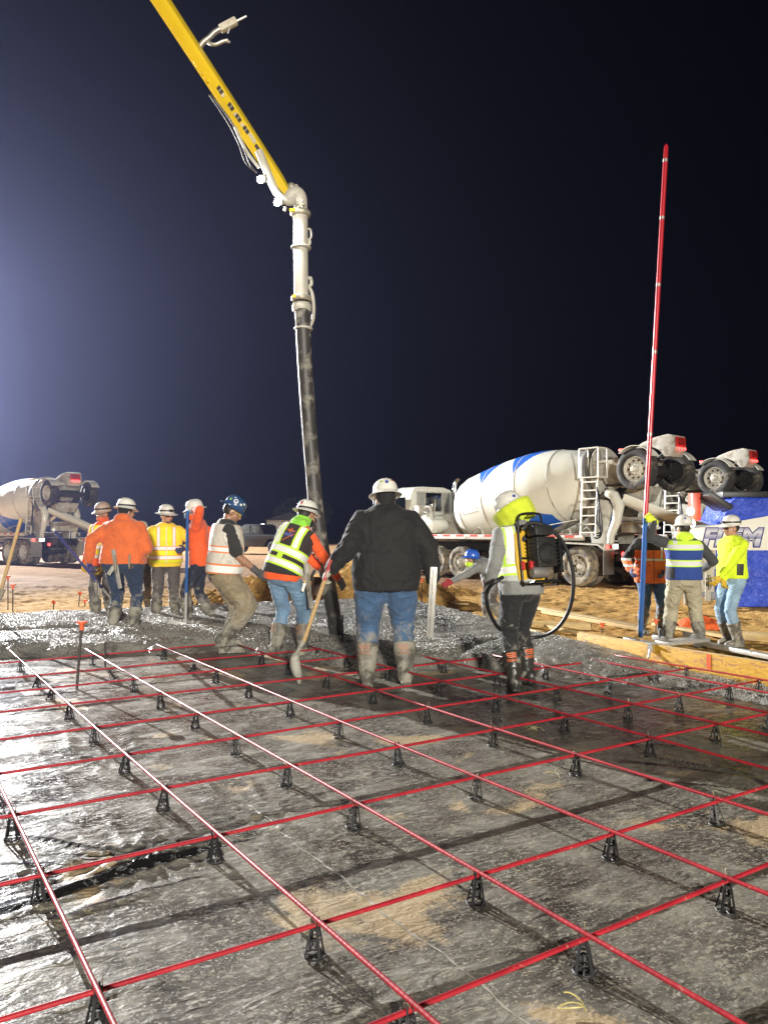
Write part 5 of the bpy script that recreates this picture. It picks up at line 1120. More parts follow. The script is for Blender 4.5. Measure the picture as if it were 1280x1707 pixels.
    m = B(); hs = lambda w, z0, z1: [(-w, z0), (w, z0), (w, z1-.25), (w*.8, z1), (-w*.8, z1), (-w, z1-.25)]
    m.rings([[V((8.0, y, z)) for y, z in hs(.72, .95, 2.05)], [V((9.0, y, z)) for y, z in hs(.66, .9, 1.95)], [V((9.75, y, z)) for y, z in hs(.56, .85, 1.72)]]); m.build('hood', M_WHITE, e, bevel=.04)
    for s in (-1, 1):
        rr = []
        for t in np.linspace(R(-5), R(185), 16): rr.append([V((8.6+.66*math.cos(t), .60*s+s*q, .53+.66*math.sin(t)*1.0+o_)) for q, o_ in ((0, 0), (.68, -.04), (.68, -.08), (0, -.04))])
        B().rings(rr).build('front_fender', M_WHITE, e, sharp=40); B().lathe([(.001, .03), (.10, .02), (.12, 0)], (9.55, .78*s, 1.02), (1, 0, 0), 18).build('headlamp', M_CHROME, e)
        B().box((7.3, 1.0*s, .75), (.9, .5, .45)).build('fuel_tank', M_STEEL, e, bevel=.08)
    B().box((9.95, 0, .72), (.18, 2.3, .36)).build('bumper', M_CHROME, e, bevel=.04)
    m = B(); m.cyl((6.45, -.82, 1.2), (6.45, -.82, 2.65), .10, n=14); m.tube(smooth_pts([(6.45, -.82, 2.65), (6.45, -.82, 2.95), (6.40, -.84, 3.12), (6.28, -.88, 3.25)], 5), .065, 12); m.build('exhaust_stack', M_CHROME, e)
    return e
def smooth_pts(pts, k=6):
    P = [V(p) for p in pts]; out = []
    for i in range(len(P)-1):
        p0, p1, p2, p3 = P[max(i-1, 0)], P[i], P[i+1], P[min(i+2, len(P)-1)]
        for j in range(k):
            t = j/k; out.append(0.5*((2*p1)+(p2-p0)*t+(2*p0-5*p1+4*p2-p3)*t*t+(3*p1-p0-3*p2+p3)*t**3))
    return out+[P[-1]]
YAW = math.atan2(.766, -.643)
T1 = mixer_truck('white mixer truck with blue triangles on drum, standing behind the pole', (5.94, 20.94), YAW, '253')
T2 = copy_tree(T1); T2.location = (9.35, 24.3, GZ); T2['label'] = 'mixer truck half hidden behind the first one, raised wheels above the blue tarp'
def renumber(root, s):
    for o in root.children_recursive:
        if o.name.startswith('plate_number'):
            base = co(o.data); cx_ = base.mean(0); tm = text_mesh(s, .20, .004); c = co(tm); v2 = np.c_[np.full(len(c), cx_[0]), cx_[1]-c[:, 0], cx_[2]+c[:, 1]]
            tm.vertices.foreach_set('co', v2.astype(np.float32).ravel()); tm.update(); tm.materials.clear(); tm.materials.append(o.data.materials[0]); o.data = tm
renumber(T2, '254')
T3 = copy_tree(T1); T3.location = (-14.5, 33.4, GZ); T3.rotation_euler = (0, 0, YAW+R(12)); T3['label'] = 'hazy mixer truck at the far left in the floodlight glare'

# pump rig wrapped in blue tarpaulin with white lettered panel
def tarp_material():
    m, nt, b = new_mat('blue_tarpaulin'); v = coords(nt); n1 = noise(nt, v, 2.2, 5); n2 = noise(nt, v, 9, 5, .6, 1.2)
    nt.links.new(mixc(nt, ramp(nt, n1, .3, .7), (.022, .055, .45), (.05, .11, .70)), b.inputs['Base Color']); b.inputs['Roughness'].default_value = .34
    b1 = bump(nt, b, n2, .9, .05); bump(nt, b, noise(nt, v, 30, 4, .6, .8), .5, .012, b1); return m
M_TARP = tarp_material()
te = empty('tarped_trailer', 'blue tarpaulin over a trailer with white lettered side panel at right edge', 'trailer', (6.42, 15.1, GZ), R(-4))
TX = 3.6
def tarp_sheet(z0, z1, x0, x1, y0, seed, bulge=.10, tl=lambda x: 0):
    xs = np.linspace(x0, x1, 90); zs = np.linspace(0, 1, 50); X_, Zt = np.meshgrid(xs, zs); Zz = z0+(z1-z0)*Zt + tl(X_)*Zt
    Pn = np.c_[X_.ravel(), Zz.ravel()]; d = bulge*(fbm(Pn, 1.4, 3, seed)-.5).reshape(X_.shape) + .06*(1-np.abs(2*fbm(np.c_[X_.ravel()*1.6, Zz.ravel()*.5], 2.2, 2, seed+4)-1)).reshape(X_.shape)
    me = grid_mesh('tarpaulin', X_, y0-d-.10*(1-Zt)*(z0 < .2), Zz); o = link('tarpaulin', me, M_TARP, te, sharp=180); md = o.modifiers.new('s', 'SOLIDIFY'); md.thickness = .006
MB().box((TX/2+.05, .75, .85), (TX-.1, 1.3, 1.5)).build('trailer_body', M_DARK, te, bevel=.03)
for x in (.6, 2.9): wheel(te, (x, -.02, .38), .38, .22, -1, M_TYRE)
tarp_sheet(.02, 1.12, -.02, TX, -.14, 5); 
def top_tarp():
    xs = np.linspace(.10, TX, 70); ts = np.linspace(0, 1, 40); X_, T_ = np.meshgrid(xs, ts)
    Yv = np.interp(T_, [0, .45, 1], [-.13, .02, 1.4]); Zv = np.interp(T_, [0, .45, 1], [1.42, 2.14, 2.22])
    Pn = np.c_[X_.ravel(), T_.ravel()*2]; d = .12*(fbm(Pn, 1.5, 3, 12)-.5).reshape(X_.shape)
    Zv = Zv + d*.5 - .55*sm(.5, .08, X_)*sm(.1, .5, T_); Yv = Yv - d*.6; Xv = X_ + .16*(T_-.4)*sm(.6, .1, X_)
    o = link('tarpaulin', grid_mesh('tarpaulin', Xv, Yv, Zv), M_TARP, te, sharp=180); md = o.modifiers.new('s', 'SOLIDIFY'); md.thickness = .006
top_tarp()
pan = MB().prism([(-.80, 1.10), (TX, 1.10), (TX, 1.92), (1.2, 1.80), (.2, 1.62), (-.75, 1.46)], (0, -.20, 0), (1, 0, 0), (0, 0, 1), (0, 1, 0), .05).build('side_panel', M_WHITE, te, bevel=.006)
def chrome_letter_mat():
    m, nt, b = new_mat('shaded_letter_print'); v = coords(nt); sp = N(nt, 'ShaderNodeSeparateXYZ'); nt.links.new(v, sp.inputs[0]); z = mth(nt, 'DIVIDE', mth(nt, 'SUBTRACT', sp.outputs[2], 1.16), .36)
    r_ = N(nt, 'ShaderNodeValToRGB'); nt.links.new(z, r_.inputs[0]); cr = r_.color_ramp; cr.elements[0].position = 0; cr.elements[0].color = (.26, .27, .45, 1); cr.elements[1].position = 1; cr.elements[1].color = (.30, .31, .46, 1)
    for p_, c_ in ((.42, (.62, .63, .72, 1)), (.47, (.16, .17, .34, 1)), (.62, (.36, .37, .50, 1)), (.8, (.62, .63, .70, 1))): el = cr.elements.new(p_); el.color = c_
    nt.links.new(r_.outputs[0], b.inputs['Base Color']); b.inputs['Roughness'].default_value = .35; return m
M_LETTER = chrome_letter_mat(); M_LBLUE = mat('blue_letter_outline', (.02, .022, .17), .4, bmp=0)
def letters(s, x, z, size, m, y, off, name, sx=1.0):
    tm = text_mesh(s, size, off, .22, align='LEFT'); c = co(tm); mb = MB(); mb.add([(x+q[0]*sx, y, z+q[1]) for q in c], [tuple(p.vertices) for p in tm.polygons]); mb.build(name, m, pan, sharp=180, fix=False)
letters('FLEM', -.26, 1.33, .46, M_LBLUE, -.204, .042, 'lettering_outline', 1.06); letters('FLEM', -.26, 1.335, .46, M_LETTER, -.208, .018, 'lettering', 1.06)
letters('&', 1.22, 1.24, .22, M_LBLUE, -.208, .004, 'lettering')
MB().box((.02, -.03, 2.05), (.5, .9, .10), Matrix.Rotation(R(35), 3, 'Y')).box((.75, .5, 2.20), (.9, .5, .12)).build('rubber_lid', M_HOSE, te, bevel=.02)
MB().box((-.28, .15, 1.95), (.16, .30, .55)).build('red_fender', mat('orange_red_paint', (.62, .07, .03), .4, bmp=.05), te, bevel=.02)
MB().box((-.55, -.12, .62), (.05, .10, 1.15)).build('wooden_post', mat('weathered_timber', (.20, .17, .13), .8, var=.25, vs_=6, bmp=.4), te)
MB().box((-.16, -.16, .75), (.34, .05, .9)).build('tailboard', M_WHITE2, te, bevel=.005)
for (x, z) in ((-.42, 1.86), (-.40, 1.62)): MB().ellip((x, -.05, z), (.075, .05, .085), n=12).build('work_light', M_WHL, te)

# pickup far away
def pickup(label, loc, yaw):
    e = empty('pickup_truck', label, 'pickup truck', (*loc, GZ), yaw); paint = mat('dark_grey_car_paint', (.03, .034, .034), .35, .3, .08, 2, coat=.4, bmp=.03)
    body = [(-2.75, .55), (-2.78, 1.05), (-2.7, 1.15), (-1.0, 1.18), (.9, 1.18), (2.0, 1.12), (2.65, 1.0), (2.75, .8), (2.72, .5), (2.2, .42), (2.15, .68), (1.95, .88), (1.6, .92), (1.3, .85), (1.12, .6), (1.1, .42), (-1.15, .42), (-1.18, .65), (-1.4, .88), (-1.75, .94), (-2.1, .85), (-2.25, .6), (-2.3, .5)]
    MB().prism(body, (0, -.95, 0), (1, 0, 0), (0, 0, 1), (0, 1, 0), 1.9).build('body', paint, e, bevel=.05)
    cab_ = [(-1.0, 1.16), (-.85, 1.72), (-.6, 1.82), (.35, 1.80), (.75, 1.6), (1.25, 1.18)]; MB().prism(cab_, (0, -.82, 0), (1, 0, 0), (0, 0, 1), (0, 1, 0), 1.64).build('cab', paint, e, bevel=.06)
    for s in (-1, 1):
        MB().prism([(-.82, 1.22), (-.72, 1.68), (-.1, 1.72), (-.1, 1.22)], (0, .825*s, 0), (1, 0, 0), (0, 0, 1), (0, s, 0), .012).build('window', M_GLASS, e); MB().prism([(0, 1.22), (0, 1.72), (.4, 1.7), (1.0, 1.22)], (0, .825*s, 0), (1, 0, 0), (0, 0, 1), (0, s, 0), .012).build('window', M_GLASS, e)
        MB().box((-2.78, .86*s, .95), (.06, .14, .30)).build('tail_lamp', emis('pickup_tail_lamp', (1, .05, .04), 5), e, bevel=.02)
        for x in (-1.72, 1.62): wheel(e, (x, .82*s, .38), .38, .24, s, M_TYRE, holes=6, rim=M_STEEL)
    MB().box((-2.86, 0, .52), (.12, 1.8, .16)).build('bumper', M_STEEL, e, bevel=.03)
    return e
pickup('dark grey pickup truck parked far behind the sand heap', (-7.9, 48.0), R(180-24))
# ------------------------------------------------------------------ concrete pump boom and hose
M_YEL = mat('boom_yellow_paint', (0.62, 0.44, 0.010), 0.42, 0, 0.06, 2, dirt=0.08, dcol=(0.35, 0.27, 0.1), ds=6, bmp=0.04, coat=0.2)
M_PIPE = mat('splashed_white_pipe', (0.40, 0.39, 0.345), 0.5, 0, 0.10, 4, dirt=0.24, dcol=(0.16, 0.15, 0.13), ds=14, bmp=0.3, bs_=40)
M_PHOSE = mat('cement_smeared_hose', (0.035, 0.034, 0.032), 0.5, 0, 0.2, 6, dirt=0.50, dcol=(0.20, 0.19, 0.165), ds=5, bmp=0.3, bs_=30)
M_CLAMP = mat('greasy_clamp', (0.36, 0.34, 0.28), 0.5, 0.4, 0.2, 10, dirt=0.3, dcol=(0.18, 0.16, 0.13))
DB = 8.8
tip = px(486, 330, DB)
be = empty('pump_boom', 'yellow concrete pump boom reaching down from the upper left', 'pump boom', tip)
L_ = lambda x, y, d=DB: px(x, y, d)-tip
a0, a1 = L_(480, 322), L_(115, -238, DB-.4); ax = (a1-a0).normalized(); n0 = V((0, -1, 0)); n0 = (n0-ax*n0.dot(ax)).normalized(); n1 = ax.cross(n0).normalized()
rot = Matrix.Rotation(R(-27), 3, ax); N0, N1 = rot @ n0, rot @ n1         # broad face normal N0, underside normal +-N1
if N1.x > 0: N1 = -N1
def boom_ring(t, w, h): c = a0.lerp(a1, t); return [c + N1*(w/2*s1) + N0*(h/2*s2) for s1, s2 in ((1, 1), (-1, 1), (-1, -1), (1, -1))]
bo = MB().rings([boom_ring(.0, .07, .08), boom_ring(.05, .105, .11), boom_ring(.30, .122, .125), boom_ring(1, .17, .16)]).build('boom_section', M_YEL, be, bevel=.008)
m = MB(); m.rings([[q for q in boom_ring(t, .25+.12*t+.03, .02)] for t in (.04, 1)])
fl = MB()
for t0, t1 in ((.06, .985),):                                                # flange strip along the lower edge
    f0, f1 = a0.lerp(a1, t0), a0.lerp(a1, t1); fl.beam(f0+N1*.064+N0*.058, f1+N1*.090+N0*.084, .03, .012, N1)
fl.build('edge_flange', M_YEL, bo)
# warning labels on the broad face
M_LABD = mat('dark_label', (.045, .042, .04), .5, bmp=0); M_LABW = mat('pale_label', (.50, .47, .38), .5, bmp=0); M_LABR = mat('red_label', (.4, .04, .03), .5, bmp=0)
def face_pt(t, k, off): c = a0.lerp(a1, t); h = np.interp(t, [0, .05, .3, 1], [.08, .11, .125, .16]); w = np.interp(t, [0, .05, .3, 1], [.07, .105, .122, .17]); return c + N0*(h/2+off) - N1*(k*w/2)
def decal(t0, t1, k0, k1, mm, off=.004, name='label'):
    mb = MB(); mb.add([face_pt(t0, k0, off), face_pt(t1, k0, off), face_pt(t1, k1, off), face_pt(t0, k1, off)], [(0, 1, 2, 3)]); return mb.build(name, mm, bo, sharp=180)
for t in (.180, .216, .250, .300):
    decal(t, t+.021, -.1, .72, M_LABD); decal(t+.0098, t+.0114, -.1, .72, M_LABW, .0055)
for t in (.203, .235, .292): decal(t, t+.008, -.1, .55, M_LABW)
decal(.150, .178, .1, .8, M_LABW); decal(.128, .146, -.1, .6, M_LABD); decal(.112, .124, -.1, .5, M_LABR); decal(.115, .121, 0, .4, M_LABW, .0055)
# feed pipe elbow under the tip, hydraulic hoses
m = MB(); m.tube(smooth_pts([L_(432, 252, DB-.16), L_(448, 292, DB-.16), L_(462, 322, DB-.14), L_(480, 336, DB-.10), L_(492, 334, DB-.02)], 6), .044, 16); m.build('feed_pipe', M_PIPE, be)
for k, (o1, o2) in enumerate(((0, 0), (7, 8))):
    MB().tube(smooth_pts([L_(352-o1*.4, 158, DB-.2), L_(384-o1*.6, 200+o2*.5, DB-.2), L_(402-o1*.6, 235+o2*.5, DB-.2), L_(416-o1*.8, 272, DB-.2), L_(428, 288, DB-.2)], 6), .009, 8).build('hydraulic_hose', M_LABD, be)
MB().tube(smooth_pts([L_(392, 212, DB-.2), L_(410, 250, DB-.2), L_(432, 280, DB-.18)], 6), .018, 8).build('hydraulic_hose', M_PIPE, be)
m = MB()
for (x, y) in ((328, 103), (333, 111), (341, 124), (348, 136)): m.ellip(L_(x, y, DB-.16), (.04, .05, .03), n=8)
m.build('clips', M_YEL, be)
# pipe hanger on the upper side
m = MB(); m.tube(smooth_pts([L_(331, 95), L_(332, 84), L_(338, 72), L_(350, 62), L_(358, 54), L_(368, 48)], 5), .032, 12)
m.tube(smooth_pts([L_(346, 64), L_(350, 72), L_(360, 74), L_(372, 69), L_(381, 67)], 5), [.022]*20+[.018]*1, 10); m.build('hanger_arm', M_STEEL, be)
hb = MB(); hb.beam(L_(367, 49), L_(395, 34), .085, .075, (0, -1, 0)); hb.build('hanger_block', M_WHITE2, be, bevel=.02)
m = MB(); m.cyl(L_(393, 36), L_(411, 27), .014, n=8); m.cyl(L_(384, 44), L_(380, 55), .012, n=8); m.cyl(L_(372, 68), L_(384, 70), .014, n=8); m.build('hanger_pins', M_STEEL, be)
MB().beam(L_(328, 92), L_(340, 96), .09, .10, (0, -1, 0)).build('hanger_socket', M_CLAMP, be, bevel=.01)
# work lamps
for (x, y) in ((438, 298), (466, 336)):
    lh = MB().box(L_(x, y, DB-.18), (.075, .07, .07)).build('lamp_head', M_STEEL, be, bevel=.015)
    MB().lathe([(.001, .02), (.03, .015), (.038, 0)], L_(x, y, DB-.18)+V((-.02, -.042, -.03)), (-.2, -.75, -.6), 14).build('lamp_lens', emis('boom_lamp_lens', (1, .97, .9), 120), lh)
    ld = bpy.data.lights.new('boom_work_lamp', 'SPOT'); ld.energy = BOOM_W; ld.color = (1, .96, .88); ld.shadow_soft_size = .05; ld.spot_size = R(150); ld.spot_blend = .4
    lo = bpy.data.objects.new('boom_work_lamp', ld); COL.objects.link(lo); lo.parent = be; lo.location = L_(x, y, DB-.18)+V((-.05, -.13, -.08)); lo.rotation_euler = V((.35, -.25, -1)).to_track_quat('-Z', 'Y').to_euler()
m = MB(); m.ellip(L_(486, 312), (.05, .05, .05), n=12); m.tube(smooth_pts([L_(488, 312), L_(494, 308), L_(498, 314), L_(500, 320)], 4), .010, 6); m.cyl(L_(474, 352), L_(476, 345), .02); m.build('pivot_pin', M_CLAMP, be)
# elbow + steel end pipe + rubber end hose
he = empty('placing_hose', 'white steel pipe and long black rubber hose hanging from the boom tip', 'hose', tip)
PR = .083
pts = smooth_pts([L_(482, 336), L_(487, 324), L_(496, 323), L_(501, 333), L_(501, 352)], 6)
MB().tube(pts, [PR*.92]*len(pts), 22).build('pipe_elbow', M_PIPE, he)
MB().tube([L_(501, 350), L_(501.5, 430), L_(502.5, 500)], PR, 24).build('end_pipe', M_PIPE, he)
def collar(x0, y0, hh, rad, mm, nm='clamp'):
    c = L_(x0, y0); return MB().lathe([(PR*.9, -hh), (rad, -hh), (rad+.012, -hh*.4), (rad+.012, hh*.4), (rad, hh), (PR*.9, hh)], c, (0.01, 0, 1), 24).build(nm, mm, he, sharp=40)
c1_ = collar(501, 356, .030, PR+.022, M_CLAMP); collar(502, 413, .016, PR+.020, M_PIPE); c3_ = collar(502.5, 498, .030, PR+.024, M_CLAMP); collar(503, 513, .05, PR+.014, M_PIPE); collar(506, 548, .018, PR+.012, M_PIPE)
m = MB()
for k in range(6): a = k*math.pi/3; m.cyl(L_(500, 350)+V((.02, -.11, .02)), L_(500, 350)+V((.02+.05*math.cos(a), -.12, .02+.05*math.sin(a))), .010, n=6)
m.build('clamp_lever', M_CLAMP, c1_)
for (x, y) in ((488, 356), (493, 498)): MB().box(L_(x, y)+V((.01, -.10, 0)), (.07, .012, .035)).build('yellow_tag', M_YEL, c1_)
MB().tube(smooth_pts([L_(512, 382), L_(517, 382), L_(519, 392), L_(517, 398), L_(512, 402)], 4), .012, 8).build('handle', M_PIPE, he)
MB().tube(smooth_pts([L_(511, 408), L_(516, 406), L_(515, 398)], 4), .02, 8).build('latch', M_PIPE, he)
MB().tube(smooth_pts([L_(512, 464), L_(518, 464), L_(519, 474), L_(516, 478), L_(521, 492), L_(523, 515), L_(521, 535), L_(514, 548)], 5), .020, 8).build('safety_strap', M_PIPE, he)
dep = lambda t: DB + .05*t
hp = [(503, 512, 0), (505, 540, 0), (508, 600, .1), (514, 690, .2), (521, 780, .3), (527, 850, .4), (535, 905, .6), (546, 965, 1.0), (556, 1025, 1.6), (561, 1068, 2.0)]
pts = smooth_pts([px(x, y, DB-.02+t*.06)-tip for x, y, t in hp], 8)
hr = [PR+.002-.006*math.sin(i*.2)*0 for i in range(len(pts))]
MB().tube(pts, hr, 24).build('rubber_hose', M_PHOSE, he)
# ------------------------------------------------------------------ formwork, timber, stakes, tools, small things
def wood_mat(name, c0, c1, rot=0.0):
    if name in _mc: return _mc[name]
    m, nt, b = new_mat(name); v = coords(nt); mp = N(nt, 'ShaderNodeMapping'); mp.inputs['Scale'].default_value = (14, .9, 14); nt.links.new(v, mp.inputs[0])
    n1 = noise(nt, mp.outputs[0], 3, 5, .6, .4); n2 = noise(nt, v, 4, 4)
    c = mixc(nt, ramp(nt, n1, .35, .65), c0, c1); c = mixc(nt, mth(nt, 'MULTIPLY', ramp(nt, n2, .55, .75), .5), c, (.30, .25, .17))
    nt.links.new(c, b.inputs['Base Color']); b.inputs['Roughness'].default_value = .75; bump(nt, b, n1, .3, .004); _mc[name] = m; return m
M_PINE = wood_mat('yellow_pine', (.50, .35, .145), (.62, .47, .23)); M_OLDW = wood_mat('muddy_timber', (.20, .175, .13), (.32, .28, .21)); M_HANDLE = wood_mat('ash_handle', (.42, .27, .12), (.55, .39, .19))
def osb_material():
    m, nt, b = new_mat('oriented_strand_board'); v = coords(nt)
    vo = N(nt, 'ShaderNodeTexVoronoi'); vo.inputs['Scale'].default_value = 26
    mp = N(nt, 'ShaderNodeMapping'); mp.inputs['Scale'].default_value = (1, .55, 1.8); nt.links.new(v, mp.inputs[0])
    dn = noise(nt, v, 9, 3); cmb = N(nt, 'ShaderNodeVectorMath', operation='ADD'); nt.links.new(mp.outputs[0], cmb.inputs[0]); sc_ = N(nt, 'ShaderNodeVectorMath', operation='SCALE'); sc_.inputs['Scale'].default_value = .12
    dc = N(nt, 'ShaderNodeTexNoise'); dc.inputs['Scale'].default_value = 7; nt.links.new(v, dc.inputs['Vector']); nt.links.new(dc.outputs[1], sc_.inputs[0]); nt.links.new(sc_.outputs[0], cmb.inputs[1]); nt.links.new(cmb.outputs[0], vo.inputs['Vector'])
    hs = N(nt, 'ShaderNodeSeparateXYZ'); nt.links.new(vo.outputs['Color'], hs.inputs[0])
    c = mixc(nt, hs.outputs[0], (.44, .22, .012), (.58, .335, .028)); c = mixc(nt, mth(nt, 'GREATER_THAN', hs.outputs[1], .86), c, (.36, .17, .04)); c = mixc(nt, mth(nt, 'MULTIPLY', ramp(nt, noise(nt, v, 28, 5, .65), .58, .66), .5), c, (.52, .31, .05))
    nt.links.new(c, b.inputs['Base Color']); b.inputs['Roughness'].default_value = .5; bump(nt, b, hs.outputs[2], .25, .004); return m
M_OSB = osb_material()
M_ORP = mat('orange_plastic_cap', (.70, .115, .03), .45, 0, .1, 9, bmp=.05); M_PAINTR = mat('sprayed_red_mark', (.62, .10, .03), .7, var=.3, vs_=20, bmp=0)
def plank(label, a, b_, w, h, m, name='timber_plank', cat='plank', group='loose timber'):
    "board from a to b (centre of its underside), width w, height h"
    a, b_ = V(a), V(b_); c = (a+b_)/2; d = b_-a; o = MB().box((0, 0, h/2), (w, d.length, h)).build(name, m, bevel=.004)
    o.location = c; o.rotation_euler = (math.asin(max(-1, min(1, d.z/d.length))), 0, math.atan2(-d.x, d.y)); return tag(o, label, cat, group)
# OSB edge form
a, b_ = V((4.75, 3.86, 0)), V((2.08, 8.34, 0)); d = (b_-a).normalized(); nr = V((d.y, -d.x, 0))     # nr points away from the slab
oe = empty('edge_form', 'yellow strand board edge form along the right side of the slab', 'formwork', (a+b_)/2, math.atan2(-d.x, d.y), 'slab edge forms')
L2 = (b_-a).length
MB().box((0.012, 0, .035), (.022, L2, .39)).build('board', M_OSB, oe, bevel=.002)
MB().box((.045, 0, .19), (.04, L2, .085)).build('top_rail', M_PINE, oe, bevel=.003)
for t in (-1.5, -.3, .55, 1.55, 2.35): MB().box((.085, t, -.02), (.04, .06, .42)).build('brace_stake', M_PINE, oe, bevel=.003)
for t, w in ((.22, .05), (.98, .04), (-.55, .05)): MB().box((-.0005, t, .16), (.003, w, .13)).build('paint_mark', M_PAINTR, oe)
for t in (.02, 1.62):
    MB().box((.01, t, .236), (.10, .06, .012), Matrix.Rotation(.15, 3, 'Y')).box((-.012, t, .20), (.01, .05, .07)).cyl((-.012, t, .18), (-.055, t-.02, .11), .012).build('steel_clip', M_ALU, oe)
for t in (-.45, -.05): MB().box((-.010, t, .11), (.016, .15, .05)).build('dark_block', M_DARK, oe)
m, nt, b = new_mat('cement_splash'); v = coords(nt); b.inputs['Base Color'].default_value = (.17, .16, .14, 1); b.inputs['Roughness'].default_value = .6; bump(nt, b, noise(nt, v, 60, 4), .5, .01)
MB().ellip((-.004, -.78, .13), (.008, .06, .09), n=14).ellip((-.004, -.74, .02), (.006, .03, .10), n=12).build('cement_splash', m, oe)
# far edge boards
plank('long muddy board edging the far side of the slab behind the orange hoodie', (-5.05, 11.30, -.10), (-2.62, 12.46, -.10), .045, .24, M_OLDW, 'form_board', 'formwork', 'slab edge forms')
plank('long muddy board edging the far side of the slab beside the sand heap', (-2.58, 12.48, -.10), (-.18, 13.63, -.10), .045, .225, M_OLDW, 'form_board', 'formwork', 'slab edge forms')
plank('brown board edging the slab at the far left corner', (-8.6, 9.60, -.10), (-5.12, 11.27, -.10), .04, .22, M_PINE, 'form_board', 'formwork', 'slab edge forms')
plank('pale board edging the slab behind the backpack wearer', (2.09, 8.42, -.12), (1.56, 10.2, -.12), .04, .25, M_PINE, 'form_board', 'formwork', 'slab edge forms')
plank('pale board edging the slab by the bending worker', (1.55, 10.24, -.12), (.62, 12.98, -.12), .04, .24, M_PINE, 'form_board', 'formwork', 'slab edge forms')
# loose timber on the sand
def gpl(x0, y0, x1, y1, z=GZ+.012): return gp(x0, y0, z), gp(x1, y1, z)
LUM = [('long pale plank on the sand running out behind the backpack wearer', gpl(890, 1014, 1064, 1046), .14, .04), ('second pale plank lying along the first behind the orange jacket', gpl(905, 1022, 1068, 1052), .09, .06),
       ('short brown timber offcut beside the orange capped stakes', gpl(888, 1045, 985, 1050), .10, .09), ('thin stick of timber at the left end of the strand board', gpl(905, 1046, 975, 1060), .04, .05),
       ('pale plank passing behind the legs of the blue vest', gpl(1090, 1042, 1235, 1068), .12, .04), ('pale plank running off the right edge by the neon shirt', gpl(1205, 1056, 1300, 1062), .13, .045),
       ('stacked timber block at the right edge', gpl(1240, 1066, 1300, 1072), .12, .09), ('yellow lath lying near the bending worker', gpl(690, 1003, 780, 1008), .10, .03)]
for lab, (a, b_), w, h in LUM: plank(lab, a, b_, w, h, M_PINE)
plank('grey aluminium straightedge lying outside the strand board', gp(1172, 1076, -.1), gp(1330, 1108, -.1), .10, .05, M_ALU, 'straightedge', 'straightedge', None)
# bull float parts behind the strand board
fe = empty('bull_float', 'muddy aluminium float pieces lying behind the strand board at the pole foot', 'float', gp(1100, 1078, -.06), R(28))
MB().box((-.32, .12, .06), (.52, .26, .05), Matrix.Rotation(.10, 3, 'Y')).build('blade', M_ALU, fe, bevel=.015); MB().box((.34, -.04, .05), (.72, .22, .045)).build('blade', M_ALU, fe, bevel=.015)
for x in (-.45, .02, .55): MB().box((x, .02, .10), (.07, .20, .06)).build('bracket', M_STEEL, fe, bevel=.01)
MB().cyl((.02, .0, .10), (.03, .0, .20), .04).build('socket', M_DARK, fe)
# tall pole: blue lower, red upper sections
pb, pm_, pt_ = px(1067, 1062, 10.0), px(1075.5, 862, 9.82), px(1110, 240, 9.9)
pe = empty('long_handle_pole', 'very tall thin pole, blue below and red above, held upright', 'pole', pb)
M_PBLUE = mat('blue_pole', (.035, .135, .42), .3, .3, .08, 4, dirt=.12, ds=7, coat=.2); M_PRED = mat('red_pole', (.42, .018, .03), .32, .2, .1, 4, dirt=.10, dcol=(.5, .42, .36), ds=8, coat=.2)
MB().cyl((0, 0, 0), pm_-pb, .031, n=14).build('blue_section', M_PBLUE, pe)
s0 = pm_-pb; s1 = pt_-pb; cut = [0, .22, .44, .62, .80, .955]
for k in range(5):
    q0, q1 = s0.lerp(s1, cut[k]), s0.lerp(s1, cut[k+1]); se = MB().cyl(q0, q1, .0285, n=14).build('red_section', M_PRED, pe); MB().cyl(q1-(q1-q0).normalized()*.02, q1+(q1-q0).normalized()*.02, .030, n=14).build('joint', M_STEEL, se)
MB().tube([s0.lerp(s1, .955), s0.lerp(s1, .992), s1], [.0285, .027, .006], 12).build('tip', M_PRED, pe)
# stakes with orange caps and square tags
M_STAKE = mat('rusty_stake', (.055, .045, .04), .6, .4, .3, 9, dirt=.15)
def stake(label, base, top_, cap='T', r_=.009):
    base, top_ = V(base), V(top_); e = empty('capped_stake', label, 'stake', base, 0, 'orange capped stakes'); t = top_-base
    MB().tube([(0, 0, -.05), t], r_, 8).build('rod', M_STAKE, e)
    if cap == 'T': MB().lathe([(.001, .012), (.045, .012), (.048, .004), (.046, -.004), (.020, -.012), (.017, -.062), (.001, -.064)], t, (0, 0, 1), 14).build('cap', M_ORP, e)
    elif cap == 'S':
        MB().box(t, (.075, .012, .075), Matrix.Rotation(R(42), 3, 'Y') @ Matrix.Rotation(.4, 3, 'X')).build('tag', M_ORP, e, bevel=.004)
    return e
def st_px(label, x, yb, yt, z, cap='T', xt=None, r_=.009):
    b0 = gp(x, yb, z); return stake(label, b0, px(xt or x, yt, b0.y), cap, r_)
st_px('tall dark stake with orange cap standing on the black sheet at left', 128, 1148, 1038, 0, xt=137, r_=.011)
st_px('orange capped stake nearest the left edge, front one of two', 22, 1018, 975, .05); st_px('orange capped stake at the left edge, rear one of two', 14, 1012, 961, .05)
st_px('square orange tag on a low stake left of the orange hoodie', 90, 1018, 1004, GZ, 'S'); st_px('square orange tag on a taller stake beside the orange hoodie', 131, 1012, 989, GZ, 'S', 134)
st_px('small orange cap on the sand beside the orange hoodie', 142, 1012, 1001, GZ); st_px('orange tag low between orange hoodie and yellow vest', 243, 1006, 992, GZ, 'S'); st_px('square orange tag in front of the sand heap', 452, 998, 989, GZ, 'S')
